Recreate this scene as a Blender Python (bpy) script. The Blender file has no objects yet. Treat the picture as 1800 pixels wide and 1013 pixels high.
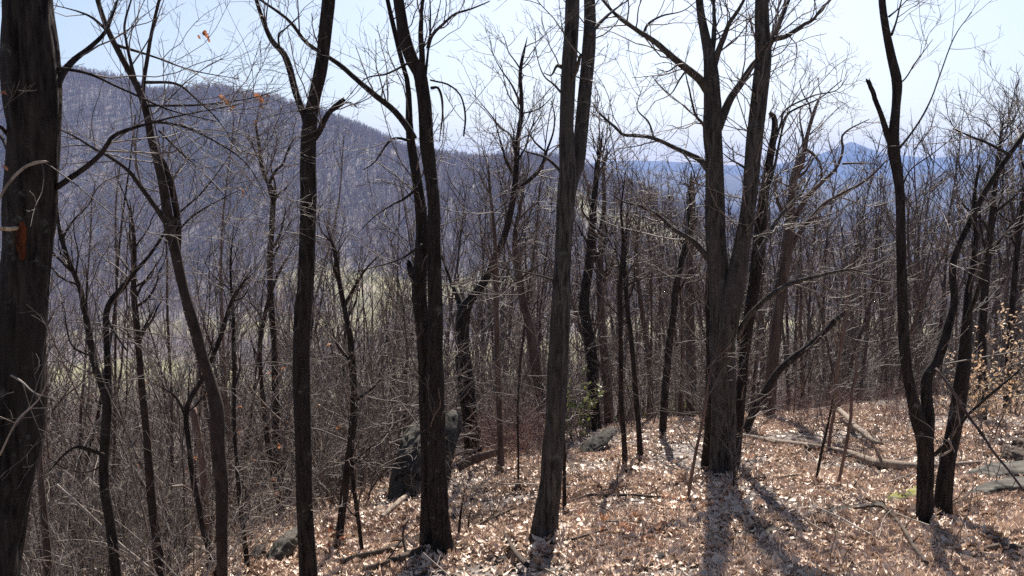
import bpy, math, random, time
import numpy as np
from mathutils import Vector, Matrix

T0 = time.time()
rng = np.random.default_rng(7)
random.seed(7)
SC = bpy.context.scene
COL = SC.collection

# ------------------------------------------------------------------ camera
W0, H0, F = 1800.0, 1013.0, 1559.0
PITCH = math.atan((506.5 - 330.0) / F)
CAM = np.array([0.0, 0.0, 1.65])
cd = bpy.data.cameras.new("camera")
cd.angle = 2 * math.atan(W0 / 2 / F)
cd.clip_start = 0.05
cd.clip_end = 40000
co = bpy.data.objects.new("camera", cd)
COL.objects.link(co)
co.location = CAM
co.rotation_euler = (math.pi / 2 - PITCH, 0, 0)
SC.camera = co

# ------------------------------------------------------------------ light
SUN_EL, SUN_AZ = math.radians(44), math.radians(11)     # azimuth measured right of straight ahead
world = bpy.data.worlds.new("World")
SC.world = world
world.use_nodes = True
wn = world.node_tree
sky = wn.nodes.new("ShaderNodeTexSky")
sky.sky_type = 'NISHITA'
sky.sun_disc = False
sky.sun_elevation = SUN_EL
sky.sun_rotation = SUN_AZ
sky.altitude = 300
sky.air_density = 1.0
sky.dust_density = 2.1
sky.ozone_density = 1.0
bg = wn.nodes["Background"]
bg.inputs["Strength"].default_value = 0.051
wn.links.new(sky.outputs[0], bg.inputs[0])
sd = bpy.data.lights.new("sun", 'SUN')
sd.energy = 5.0
sd.angle = math.radians(0.5)
sd.color = (1.0, 0.95, 0.87)
so = bpy.data.objects.new("sun", sd)
COL.objects.link(so)
sdir = Vector((math.sin(SUN_AZ) * math.cos(SUN_EL), math.cos(SUN_AZ) * math.cos(SUN_EL), math.sin(SUN_EL)))
so.rotation_euler = sdir.to_track_quat('Z', 'Y').to_euler()
so.location = (3, 20, 40)
vs = SC.view_settings
vs.view_transform = 'Standard'
vs.look = 'None'
vs.exposure = 1.35
vs.gamma = 1.0
vs.use_curve_mapping = False
SC.cycles.use_denoising = False
SC.cycles.max_bounces = 5
SC.cycles.diffuse_bounces = 2
SC.cycles.glossy_bounces = 2
SC.cycles.transmission_bounces = 2
SC.cycles.volume_bounces = 0

# ------------------------------------------------------------------ noise
def _h(ix, iy, s):
    n = (ix.astype(np.int64) * 374761393 + iy.astype(np.int64) * 668265263 + s * 974711) & 0x7fffffff
    n = ((n ^ (n >> 13)) * 1274126177) & 0x7fffffff
    return ((n ^ (n >> 16)) & 0xffff) / 65535.0

def vn(x, y, s=0, per=None):
    x = np.asarray(x, float); y = np.asarray(y, float)
    xi = np.floor(x); yi = np.floor(y); fx = x - xi; fy = y - yi
    fx = fx * fx * (3 - 2 * fx); fy = fy * fy * (3 - 2 * fy)
    x1 = xi + 1
    if per: xi = xi % per; x1 = x1 % per
    a = _h(xi, yi, s); b = _h(x1, yi, s); c = _h(xi, yi + 1, s); d = _h(x1, yi + 1, s)
    return (a * (1 - fx) + b * fx) * (1 - fy) + (c * (1 - fx) + d * fx) * fy - 0.5

def fbm(x, y, s=0, o=3):
    r = 0; a = 1.0
    for k in range(o):
        r = r + a * vn(x * 2 ** k, y * 2 ** k, s + k * 17); a *= 0.5
    return r

def sstep(t):
    t = np.clip(t, 0, 1); return t * t * (3 - 2 * t)

# ------------------------------------------------------------------ terrain
_ys = np.arange(0, 3000, 0.5)
_sl = np.interp(_ys, [0, 8, 100, 140, 290, 600, 3000], [0.17, 0.42, 0.42, 0.38, 0.10, 0.0, 0.0])
_drop = np.concatenate([[0], np.cumsum(_sl[:-1] * 0.5)])

def ground_z(x, y):
    x = np.asarray(x, float); y = np.asarray(y, float)
    a = np.where(x < 1.5, np.maximum(14 + (x - 1.5) * 1.05, 6.0), 14 + np.minimum(x - 1.5, 8) * 0.55)
    b = np.maximum(y - a, 0)
    z = -0.17 * np.minimum(y, a) - np.interp(b, _ys, _drop)
    u = 1.5 - x
    cr = -0.17 * (np.sqrt(u * u + 0.5) + u) / 2
    cr = np.maximum(cr, -9 + 0.02 * cr) 
    z = z + cr + 0.05 * np.clip(x - 5, 0, 60)
    near = np.exp(-np.maximum(y - 40, 0) / 60.0)
    z = z + near * (0.16 * fbm(x * 0.45, y * 0.45, 3) + 0.05 * fbm(x * 2.1, y * 2.1, 5))
    far = sstep((y - 60) / 300)
    z = z + far * 9 * fbm(x / 260.0, y / 260.0, 11)
    # the long wooded hill on the left
    ang = 900 + F * x / np.maximum(y, 300)
    crest_px = np.interp(ang, [-2200, -900, 0, 150, 330, 450, 500, 600, 700, 800, 900, 1000, 1100, 1250, 1500],
                         [150, 120, 124, 136, 162, 172, 182, 218, 258, 280, 291, 305, 320, 335, 420])
    ch = (330 - crest_px) / F * 1650 + 110 + 1.65
    t = (y - 780) / 870.0
    rise = np.where(t < 1, sstep(t) * 0.75 + np.clip(t, 0, 1) * 0.25, 1 - 0.6 * sstep((t - 1) / 1.5))
    hill = ch * np.clip(rise, 0, 1) * sstep((1420 - ang) / 400)
    hill = hill + sstep(t * 1.6) * (1.25 - np.clip(t, 0, 1)) * 62 * fbm((x + y * .25) / 120.0, y / 420.0, 21) * sstep((1300 - ang) / 300)
    return z + hill

def at(px, py, d):
    """world point on the line of sight through a pixel of the 1800x1013 photograph, d metres ahead"""
    cx = (px - 900) / F; cy = -(py - 506.5) / F
    s, c = math.sin(PITCH), math.cos(PITCH)
    v = np.array([cx, cy * s + c, cy * c - s]); v /= v[1]
    return CAM + d * v

def hit(px, py, dmin=2.5, dmax=60):
    d = np.linspace(dmin, dmax, 4000)
    v = at(px, py, 1.0) - CAM
    P = CAM + d[:, None] * v
    below = P[:, 2] < ground_z(P[:, 0], P[:, 1])
    i = int(np.argmax(below)) if below.any() else int(np.argmin(np.abs(P[:, 2] - ground_z(P[:, 0], P[:, 1]))))
    return float(d[i])

# ------------------------------------------------------------------ materials
def nodes(name):
    m = bpy.data.materials.new(name); m.use_nodes = True
    nt = m.node_tree
    return m, nt, nt.nodes["Principled BSDF"]

def N(nt, t, **kw):
    n = nt.nodes.new(t)
    for k, v in kw.items():
        if k in n.inputs: n.inputs[k].default_value = v
        else: setattr(n, k, v)
    return n

def ramp(nt, stops, fac):
    r = nt.nodes.new("ShaderNodeValToRGB")
    e = r.color_ramp.elements
    while len(e) < len(stops): e.new(0.5)
    for q, (p, c) in zip(e, stops):
        q.position = p; q.color = (*c, 1)
    nt.links.new(fac, r.inputs[0])
    return r

def bark_mat(name, c1, c2, c3=None, sc=14.0, stretch=0.16, bump=0.6, lichen=0.0, rough=0.85, spec=0.10, stops=(0.36, 0.62)):
    m, nt, b = nodes(name)
    L = nt.links.new
    tc = N(nt, "ShaderNodeTexCoord")
    mp = N(nt, "ShaderNodeMapping"); mp.inputs["Scale"].default_value = (1, 1, stretch)
    L(tc.outputs["Object"], mp.inputs[0])
    n1 = N(nt, "ShaderNodeTexNoise", Scale=sc, Detail=6.0, Roughness=0.65); L(mp.outputs[0], n1.inputs["Vector"])
    n2 = N(nt, "ShaderNodeTexNoise", Scale=2.3, Detail=3.0); L(tc.outputs["Object"], n2.inputs["Vector"])
    r = ramp(nt, [(stops[0], c1), (stops[1], c2)], n1.outputs["Fac"])
    mx = N(nt, "ShaderNodeMix", data_type='RGBA'); mx.blend_type = 'MIX'
    rr = ramp(nt, [(0.45, (0, 0, 0)), (0.7, (1, 1, 1))], n2.outputs["Fac"])
    L(rr.outputs[0], mx.inputs[0]); L(r.outputs[0], mx.inputs["A"]); mx.inputs["B"].default_value = (*(c3 or c2), 1)
    out = mx.outputs["Result"]
    if lichen:
        n3 = N(nt, "ShaderNodeTexNoise", Scale=7.0, Detail=8.0, Roughness=0.75); L(tc.outputs["Object"], n3.inputs["Vector"])
        lr = ramp(nt, [(0.62 - lichen * 0.1, (0, 0, 0)), (0.70, (1, 1, 1))], n3.outputs["Fac"])
        m2 = N(nt, "ShaderNodeMix", data_type='RGBA')
        L(lr.outputs[0], m2.inputs[0]); L(out, m2.inputs["A"]); m2.inputs["B"].default_value = (0.10, 0.10, 0.088, 1)
        out = m2.outputs["Result"]
    L(out, b.inputs["Base Color"])
    b.inputs["Roughness"].default_value = rough
    b.inputs["Specular IOR Level"].default_value = spec
    bp = N(nt, "ShaderNodeBump", Strength=bump, Distance=0.012); L(n1.outputs["Fac"], bp.inputs["Height"]); L(bp.outputs[0], b.inputs["Normal"])
    return m

BARK = bark_mat("dark furrowed bark", (0.007, 0.005, 0.0045), (0.042, 0.033, 0.029), (0.026, 0.020, 0.0175), sc=34, lichen=0.25, stops=(0.36, 0.64), bump=1.0)
BARKG = bark_mat("grey lichened bark", (0.016, 0.013, 0.0115), (0.085, 0.074, 0.065), (0.055, 0.047, 0.042), sc=30, lichen=0.5, bump=0.9, stops=(0.38, 0.62))
BARKS = bark_mat("smooth brown bark", (0.018, 0.013, 0.011), (0.055, 0.04, 0.034), (0.035, 0.026, 0.022), sc=20, stretch=0.5, bump=0.3)
BARKM = bark_mat("grey brown bark of the wood", (0.032, 0.022, 0.019), (0.115, 0.082, 0.070), (0.072, 0.053, 0.046), sc=9, bump=0.4)
BARKR = bark_mat("reddish dead wood", (0.07, 0.046, 0.036), (0.19, 0.125, 0.10), (0.13, 0.085, 0.068), sc=18, bump=0.4)
TWIG = bark_mat("twig bark", (0.06, 0.046, 0.040), (0.18, 0.145, 0.125), (0.115, 0.09, 0.08), sc=8, stretch=1, bump=0.0, rough=0.65, spec=0.25)
TWIGP = bark_mat("pale grey twig bark", (0.15, 0.12, 0.10), (0.34, 0.285, 0.245), (0.24, 0.2, 0.17), sc=8, stretch=1, bump=0.0, rough=0.5)
TWIGR = bark_mat("reddish twig bark", (0.12, 0.07, 0.06), (0.28, 0.18, 0.155), (0.2, 0.125, 0.11), sc=8, stretch=1, bump=0.0, rough=0.5)
DEADW = bark_mat("weathered dead wood", (0.10, 0.078, 0.062), (0.30, 0.24, 0.19), (0.2, 0.155, 0.125), sc=20, bump=0.6)
ROTW = bark_mat("dark rotten wood", (0.035, 0.027, 0.022), (0.12, 0.09, 0.07), (0.07, 0.052, 0.042), sc=18, bump=0.7)
SCAR = bark_mat("orange wound wood", (0.012, 0.007, 0.005), (0.12, 0.032, 0.010), (0.05, 0.015, 0.006), sc=40, bump=0.5)
SPLIT = bark_mat("pale split wood", (0.22, 0.15, 0.09), (0.55, 0.43, 0.30), (0.4, 0.3, 0.2), sc=40, bump=0.5)

def leaf_mat(name, stops, trans=0.3, tone=False):
    m, nt, b = nodes(name)
    L = nt.links.new
    oi = N(nt, "ShaderNodeObjectInfo")
    rnd = oi.outputs["Random"]
    if tone:                                     # drifts of paler and darker leaves
        ta = N(nt, "ShaderNodeAttribute", attribute_name="tone"); ta.attribute_type = 'INSTANCER'
        mm = N(nt, "ShaderNodeMath", operation='MULTIPLY_ADD'); L(rnd, mm.inputs[0]); mm.inputs[1].default_value = 0.62
        m3 = N(nt, "ShaderNodeMath", operation='MULTIPLY'); L(ta.outputs["Fac"], m3.inputs[0]); m3.inputs[1].default_value = 0.40
        L(m3.outputs[0], mm.inputs[2]); rnd = mm.outputs[0]
    r = ramp(nt, stops, rnd)
    tc = N(nt, "ShaderNodeTexCoord")
    n1 = N(nt, "ShaderNodeTexNoise", Scale=3.0, Detail=3.0); L(tc.outputs["Object"], n1.inputs["Vector"])
    mx = N(nt, "ShaderNodeMix", data_type='RGBA'); mx.blend_type = 'MULTIPLY'; mx.inputs[0].default_value = 0.4
    r2 = ramp(nt, [(0.3, (0.55, 0.5, 0.48)), (0.7, (1, 1, 1))], n1.outputs["Fac"])
    L(r.outputs[0], mx.inputs["A"]); L(r2.outputs[0], mx.inputs["B"])
    L(mx.outputs["Result"], b.inputs["Base Color"])
    b.inputs["Roughness"].default_value = 0.42
    b.inputs["Specular IOR Level"].default_value = 0.28
    tr = N(nt, "ShaderNodeBsdfTranslucent"); L(mx.outputs["Result"], tr.inputs[0])
    ms = N(nt, "ShaderNodeMixShader"); ms.inputs[0].default_value = trans
    L(b.outputs[0], ms.inputs[1]); L(tr.outputs[0], ms.inputs[2])
    L(ms.outputs[0], nt.nodes["Material Output"].inputs[0])
    return m

LEAF = leaf_mat("fallen leaf", [(0.0, (0.16, 0.10, 0.075)), (0.2, (0.37, 0.25, 0.18)), (0.48, (0.62, 0.462, 0.35)),
                                (0.86, (0.76, 0.597, 0.472)), (1.0, (0.50, 0.24, 0.12))], 0.08, True)
LEAFO = leaf_mat("hanging dead leaf", [(0.0, (0.26, 0.10, 0.05)), (1.0, (0.45, 0.20, 0.09))], 0.5)
LEAFB = leaf_mat("tan beech leaf", [(0.0, (0.42, 0.28, 0.17)), (1.0, (0.66, 0.49, 0.34))], 0.45)
LEAFG = leaf_mat("green needle spray", [(0.0, (0.09, 0.105, 0.03)), (1.0, (0.20, 0.22, 0.065))], 0.3)

def rock_mat(name, moss=False, dark=1.0):
    m, nt, b = nodes(name)
    L = nt.links.new
    tc = N(nt, "ShaderNodeTexCoord")
    n1 = N(nt, "ShaderNodeTexNoise", Scale=4.0, Detail=8.0, Roughness=0.65); L(tc.outputs["Object"], n1.inputs["Vector"])
    n2 = N(nt, "ShaderNodeTexVoronoi", Scale=9.0); L(tc.outputs["Object"], n2.inputs["Vector"])
    r = ramp(nt, [(0.3, (0.07 * dark, 0.062 * dark, 0.052 * dark)), (0.55, (0.19 * dark, 0.168 * dark, 0.142 * dark)), (0.72, (0.32 * dark, 0.285 * dark, 0.24 * dark))], n1.outputs["Fac"])
    out = r.outputs[0]
    n3 = N(nt, "ShaderNodeTexNoise", Scale=14.0, Detail=6.0, Roughness=0.7); L(tc.outputs["Object"], n3.inputs["Vector"])
    lr = ramp(nt, [(0.56, (0, 0, 0)), (0.66, (1, 1, 1))], n3.outputs["Fac"])
    m2 = N(nt, "ShaderNodeMix", data_type='RGBA'); L(lr.outputs[0], m2.inputs[0]); L(out, m2.inputs["A"])
    m2.inputs["B"].default_value = (0.34 * dark, 0.34 * dark, 0.27 * dark, 1); out = m2.outputs["Result"]
    if moss:
        n4 = N(nt, "ShaderNodeTexNoise", Scale=7.0, Detail=4.0); L(tc.outputs["Object"], n4.inputs["Vector"])
        mr = ramp(nt, [(0.36, (0, 0, 0)), (0.52, (1, 1, 1))], n4.outputs["Fac"])
        m3 = N(nt, "ShaderNodeMix", data_type='RGBA'); L(mr.outputs[0], m3.inputs[0]); L(out, m3.inputs["A"])
        m3.inputs["B"].default_value = (0.15, 0.145, 0.018, 1); out = m3.outputs["Result"]
    vc = N(nt, "ShaderNodeTexVoronoi", Scale=1.7); vc.feature = 'DISTANCE_TO_EDGE'
    wv = N(nt, "ShaderNodeMix", data_type='RGBA'); wv.inputs[0].default_value = 0.25; L(tc.outputs["Object"], wv.inputs["A"]); L(n1.outputs["Color"], wv.inputs["B"]); L(wv.outputs["Result"], vc.inputs["Vector"])
    cr = ramp(nt, [(0.0, (0.12, 0.11, 0.1)), (0.035, (1, 1, 1))], vc.outputs["Distance"])
    mc = N(nt, "ShaderNodeMix", data_type='RGBA'); mc.blend_type = 'MULTIPLY'; mc.inputs[0].default_value = 1.0; L(out, mc.inputs["A"]); L(cr.outputs[0], mc.inputs["B"]); out = mc.outputs["Result"]
    L(out, b.inputs["Base Color"]); b.inputs["Roughness"].default_value = 0.9; b.inputs["Specular IOR Level"].default_value = 0.15
    bp = N(nt, "ShaderNodeBump", Strength=0.7, Distance=0.03); L(n1.outputs["Fac"], bp.inputs["Height"]); L(bp.outputs[0], b.inputs["Normal"])
    return m

ROCK = rock_mat("grey lichened rock", dark=0.42)
ROCKD = rock_mat("dark boulder rock", dark=0.30)
MOSS = rock_mat("mossy rock", moss=True)

def ground_mat():
    m, nt, b = nodes("leaf strewn hillside soil")
    L = nt.links.new
    geo = N(nt, "ShaderNodeNewGeometry")
    at_ = N(nt, "ShaderNodeAttribute", attribute_name="meadow")
    # forest floor
    n1 = N(nt, "ShaderNodeTexNoise", Scale=11.0, Detail=6.0, Roughness=0.7); L(geo.outputs["Position"], n1.inputs["Vector"])
    n2 = N(nt, "ShaderNodeTexVoronoi", Scale=16.0); L(geo.outputs["Position"], n2.inputs["Vector"])
    r = ramp(nt, [(0.3, (0.06, 0.043, 0.036)), (0.5, (0.16, 0.115, 0.092)), (0.7, (0.29, 0.21, 0.165))], n1.outputs["Fac"])
    mx = N(nt, "ShaderNodeMix", data_type='RGBA'); mx.blend_type = 'OVERLAY'; mx.inputs[0].default_value = 0.5
    L(r.outputs[0], mx.inputs["A"]); L(n2.outputs["Distance"], mx.inputs["B"])
    hs = N(nt, "ShaderNodeHueSaturation", Saturation=0.55); L(mx.outputs["Result"], hs.inputs["Color"])
    # meadows
    n3 = N(nt, "ShaderNodeTexNoise", Scale=0.03, Detail=6.0, Roughness=0.6); L(geo.outputs["Position"], n3.inputs["Vector"])
    r3 = ramp(nt, [(0.3, (0.14, 0.12, 0.075)), (0.5, (0.20, 0.185, 0.095)), (0.7, (0.28, 0.23, 0.155))], n3.outputs["Fac"])
    m2 = N(nt, "ShaderNodeMix", data_type='RGBA'); L(at_.outputs["Fac"], m2.inputs[0]); L(hs.outputs[0], m2.inputs["A"]); L(r3.outputs[0], m2.inputs["B"])
    L(m2.outputs["Result"], b.inputs["Base Color"])
    b.inputs["Roughness"].default_value = 0.95; b.inputs["Specular IOR Level"].default_value = 0.1
    bp = N(nt, "ShaderNodeBump", Strength=0.8, Distance=0.03); L(n1.outputs["Fac"], bp.inputs["Height"]); L(bp.outputs[0], b.inputs["Normal"])
    return m

def plain_mat(name, c1, c2, sc):
    m, nt, b = nodes(name)
    geo = N(nt, "ShaderNodeNewGeometry")
    n1 = N(nt, "ShaderNodeTexNoise", Scale=sc, Detail=8.0, Roughness=0.6); nt.links.new(geo.outputs["Position"], n1.inputs["Vector"])
    r = ramp(nt, [(0.35, c1), (0.65, c2)], n1.outputs["Fac"]); nt.links.new(r.outputs[0], b.inputs["Base Color"])
    b.inputs["Roughness"].default_value = 0.95; b.inputs["Specular IOR Level"].default_value = 0.1
    return m

# ------------------------------------------------------------------ mesh building
class MB:
    def __init__(s): s.v = []; s.f4 = []; s.f3 = []; s.n = 0
    def add(s, v, f4=None, f3=None):
        if f4 is not None and len(f4): s.f4.append(np.asarray(f4) + s.n)
        if f3 is not None and len(f3): s.f3.append(np.asarray(f3) + s.n)
        s.v.append(np.asarray(v, float)); s.n += len(v)
    def tubes(s, P, R, sides):
        """batch of tubes: P (B,N,3), R (B,N)"""
        B, n, _ = P.shape
        if B == 0: return
        T = np.gradient(P, axis=1)
        T /= np.linalg.norm(T, axis=2, keepdims=True) + 1e-9
        mean = T.mean(1)
        ref = np.where(np.abs(mean[:, 2:3]) < 0.75, np.array([[0, 0, 1.0]]), np.array([[1.0, 0.15, 0]]))[:, None, :]
        U = np.cross(T, np.broadcast_to(ref, T.shape)); U /= np.linalg.norm(U, axis=2, keepdims=True) + 1e-9
        V = np.cross(T, U)
        a = np.arange(sides) / sides * 2 * math.pi
        v = P[:, :, None, :] + R[:, :, None, None] * (np.cos(a)[None, None, :, None] * U[:, :, None, :] + np.sin(a)[None, None, :, None] * V[:, :, None, :])
        base = (np.arange(B) * n * sides)[:, None, None]
        i = np.arange(n - 1)[None, :, None] * sides; j = np.arange(sides)[None, None, :]; j2 = (j + 1) % sides
        q = np.stack([base + i + j, base + i + j2, base + i + sides + j2, base + i + sides + j], -1).reshape(-1, 4)
        s.add(v.reshape(-1, 3), q)
    def limb(s, P, R, sides=12, relief=0.0, furrows=9, vstretch=3.0, flare=0.0, cap=False, seed=0, jag=0.0):
        """one tube with bark furrows as real relief"""
        P = np.asarray(P, float); R = np.asarray(R, float); n = len(P)
        T = np.gradient(P, axis=0); T /= np.linalg.norm(T, axis=1, keepdims=True) + 1e-9
        U = np.zeros_like(P); u = np.cross(T[0], [0, 1.0, 0.1]); 
        if np.linalg.norm(u) < 1e-3: u = np.cross(T[0], [1.0, 0, 0])
        for k in range(n):
            u = u - T[k] * np.dot(u, T[k]); u /= np.linalg.norm(u); U[k] = u
        V = np.cross(T, U)
        a = np.arange(sides) / sides * 2 * math.pi
        arc = np.concatenate([[0], np.cumsum(np.linalg.norm(np.diff(P, axis=0), axis=1))])
        A, S = np.meshgrid(a, arc)
        rr = np.repeat(R[:, None], sides, 1)
        if relief:
            f = np.abs(vn(A / (2 * math.pi) * furrows * 2 + 0, S * vstretch, seed, furrows * 2)) * 2
            g = np.abs(vn(A / (2 * math.pi) * furrows * 4, S * vstretch * 2.2, seed + 5, furrows * 4)) * 2
            lump = vn(A / (2 * math.pi) * 4, S * 1.7, seed + 9, 4)
            rr = rr * (1 + relief * (f - 0.5) + relief * 0.5 * (g - 0.5) + 0.14 * lump)
        if flare:
            e = np.exp(-S / (flare * 1.0))
            lob = 0.55 + 0.9 * np.abs(vn(A / (2 * math.pi) * 5, S * 0.3, seed + 31, 5)) * 2
            rr = rr * (1 + 0.95 * e * lob)
        v = P[:, None, :] + rr[:, :, None] * (np.cos(A)[:, :, None] * U[:, None, :] + np.sin(A)[:, :, None] * V[:, None, :])
        if jag:
            v[-1] += T[-1] * (rng.random(sides)[:, None] - 0.3) * jag
        i = np.arange(n - 1)[:, None] * sides; j = np.arange(sides)[None, :]; j2 = (j + 1) % sides
        q = np.stack([i + j, i + j2, i + sides + j2, i + sides + j], -1).reshape(-1, 4)
        vv = v.reshape(-1, 3); f3 = []
        if cap:
            vv = np.vstack([vv, P[-1] - T[-1] * R[-1] * 0.6, P[0]])
            f3 = [[(n - 1) * sides + k, (n - 1) * sides + (k + 1) % sides, n * sides] for k in range(sides)] + \
                 [[(k + 1) % sides, k, n * sides + 1] for k in range(sides)]
        s.add(vv, q, f3)
    def mesh(s, name, mat, origin=None, smooth=True):
        v = np.concatenate(s.v)
        if origin is not None: v = v - np.asarray(origin)
        f4 = np.concatenate(s.f4) if s.f4 else np.zeros((0, 4), int)
        f3 = np.concatenate(s.f3) if s.f3 else np.zeros((0, 3), int)
        me = bpy.data.meshes.new(name)
        me.vertices.add(len(v)); me.vertices.foreach_set("co", v.astype(np.float32).ravel())
        li = np.concatenate([f4.ravel(), f3.ravel()]).astype(np.int32)
        me.loops.add(len(li)); me.loops.foreach_set("vertex_index", li)
        nf = len(f4) + len(f3)
        st = np.concatenate([np.arange(len(f4)) * 4, len(f4) * 4 + np.arange(len(f3)) * 3]).astype(np.int32)
        tot = np.concatenate([np.full(len(f4), 4), np.full(len(f3), 3)]).astype(np.int32)
        me.polygons.add(nf); me.polygons.foreach_set("loop_start", st); me.polygons.foreach_set("loop_total", tot)
        me.polygons.foreach_set("use_smooth", np.full(nf, smooth))
        me.update(calc_edges=True); me.validate()
        if mat: me.materials.append(mat)
        return me
    def build(s, name, mat, parent=None, origin=None, smooth=True, link=True):
        o = bpy.data.objects.new(name, s.mesh(name, mat, origin, smooth))
        if link: COL.objects.link(o)
        if parent is not None: o.parent = parent
        elif origin is not None: o.location = origin
        return o

def tag(o, label=None, cat=None, group=None, kind=None):
    if label: o["label"] = label
    if cat: o["category"] = cat
    if group: o["group"] = group
    if kind: o["kind"] = kind
    return o

def empty(name, loc):
    o = bpy.data.objects.new(name, None); o.empty_display_size = 0.2
    COL.objects.link(o); o.location = loc
    return o

# ------------------------------------------------------------------ growth
def norm(v): return v / (np.linalg.norm(v, axis=-1, keepdims=True) + 1e-9)

def grow(st, di, ln, r0, n, wander, up, tip=0.35, g=None):
    g = g or rng
    B = len(st); P = np.zeros((B, n, 3)); P[:, 0] = st; d = norm(di)
    stepl = (ln / (n - 1))[:, None]
    for k in range(1, n):
        d = norm(d + g.normal(0, wander, (B, 3)) + np.array([0, 0, up]))
        P[:, k] = P[:, k - 1] + d * stepl
    t = np.linspace(0, 1, n)[None, :]
    R = r0[:, None] * (1 - (1 - tip) * t)
    return P, R

def sprout(P, R, ln, k, tmin, tmax, ang, lr, rr, rmin, flat=0.0, g=None):
    """k children on each of the B parents; returns start, dir, length, radius"""
    g = g or rng
    B, n, _ = P.shape
    t = g.uniform(tmin, tmax, (B, k)); x = t * (n - 1); i = np.minimum(x.astype(int), n - 2); f = (x - i)[..., None]
    b = np.arange(B)[:, None]
    st = P[b, i] * (1 - f) + P[b, i + 1] * f
    T = norm(P[b, i + 1] - P[b, i])
    rnd = norm(g.normal(0, 1, (B, k, 3)))
    side = norm(np.cross(T, rnd))
    a = np.radians(g.normal(ang, 12, (B, k)))[..., None]
    d = T * np.cos(a) + side * np.sin(a)
    L = ln[:, None] * g.uniform(*lr, (B, k)) * (1.15 - 0.6 * t)
    rp = R[b, i]
    r = np.maximum(rp * g.uniform(*rr, (B, k)), rmin)
    return st.reshape(-1, 3), d.reshape(-1, 3), L.ravel(), r.ravel()

def resample(path, n):
    """Catmull-Rom through (m,k) rows -> n rows, even in arc length"""
    p = np.asarray(path, float); m = len(p)
    if m == 2: return p[0] + np.linspace(0, 1, n)[:, None] * (p[1] - p[0])
    q = np.vstack([2 * p[0] - p[1], p, 2 * p[-1] - p[-2]])
    out = []
    for i in range(m - 1):
        a, b, c, d = q[i:i + 4]
        t = np.linspace(0, 1, 16, endpoint=False)[:, None]
        out.append(0.5 * (2 * b + (c - a) * t + (2 * a - 5 * b + 4 * c - d) * t ** 2 + (3 * b - a - 3 * c + d) * t ** 3))
    out = np.vstack(out + [p[-1:]])
    s = np.concatenate([[0], np.cumsum(np.linalg.norm(np.diff(out[:, :3], axis=0), axis=1))])
    u = np.linspace(0, s[-1], n)
    return np.stack([np.interp(u, s, out[:, k]) for k in range(out.shape[1])], 1)

def trace(pts, d0, d1=None):
    """pixel path [(px, py, width px)] at depth d0..d1 -> rows (x, y, z, radius)"""
    m = len(pts); d1 = d0 if d1 is None else d1
    pts = [(p[0], p[1], p[2] if len(p) > 2 else None) for p in pts]
    wv = [i for i, p in enumerate(pts) if p[2] is not None]
    ws = np.interp(range(m), wv, [pts[i][2] for i in wv])
    rows = []
    for i, p in enumerate(pts):
        d = d0 + (d1 - d0) * i / max(m - 1, 1)
        rows.append([*at(p[0], p[1], d), ws[i] / 2 / F * d])
    return np.array(rows)

def leaf_mesh(name, mat, lobed=True, s=1.0, curl=0.3, seed=0):
    g = np.random.default_rng(seed)
    if lobed: outline = [(0, -.5), (.10, -.30), (.24, -.22), (.13, -.08), (.32, .06), (.15, .16), (.24, .32), (0, .5)]
    else: outline = [(0, -.5), (.14, -.33), (.22, -.1), (.22, .1), (.14, .3), (.06, .42), (.02, .48), (0, .5)]
    ys = [p[1] for p in outline]; xs = [p[0] for p in outline]
    v = []; c1 = g.uniform(-1, 1) * curl * 2.5; c2 = g.uniform(-1, 1) * curl * 2.0; tw = g.uniform(-1, 1) * curl
    for y, x in zip(ys, xs):
        for sg in (-1, 0, 1):
            X = sg * x; z = c1 * X * X * 2 + c2 * y * y + tw * X * y + (0.0 if sg else -0.03)
            v.append((X * s, y * s, z * s))
    f = []
    for i in range(len(ys) - 1):
        a = i * 3
        f += [(a, a + 1, a + 4, a + 3), (a + 1, a + 2, a + 5, a + 4)]
    b = MB(); b.add(v, f)
    return b.mesh(name, mat)

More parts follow.
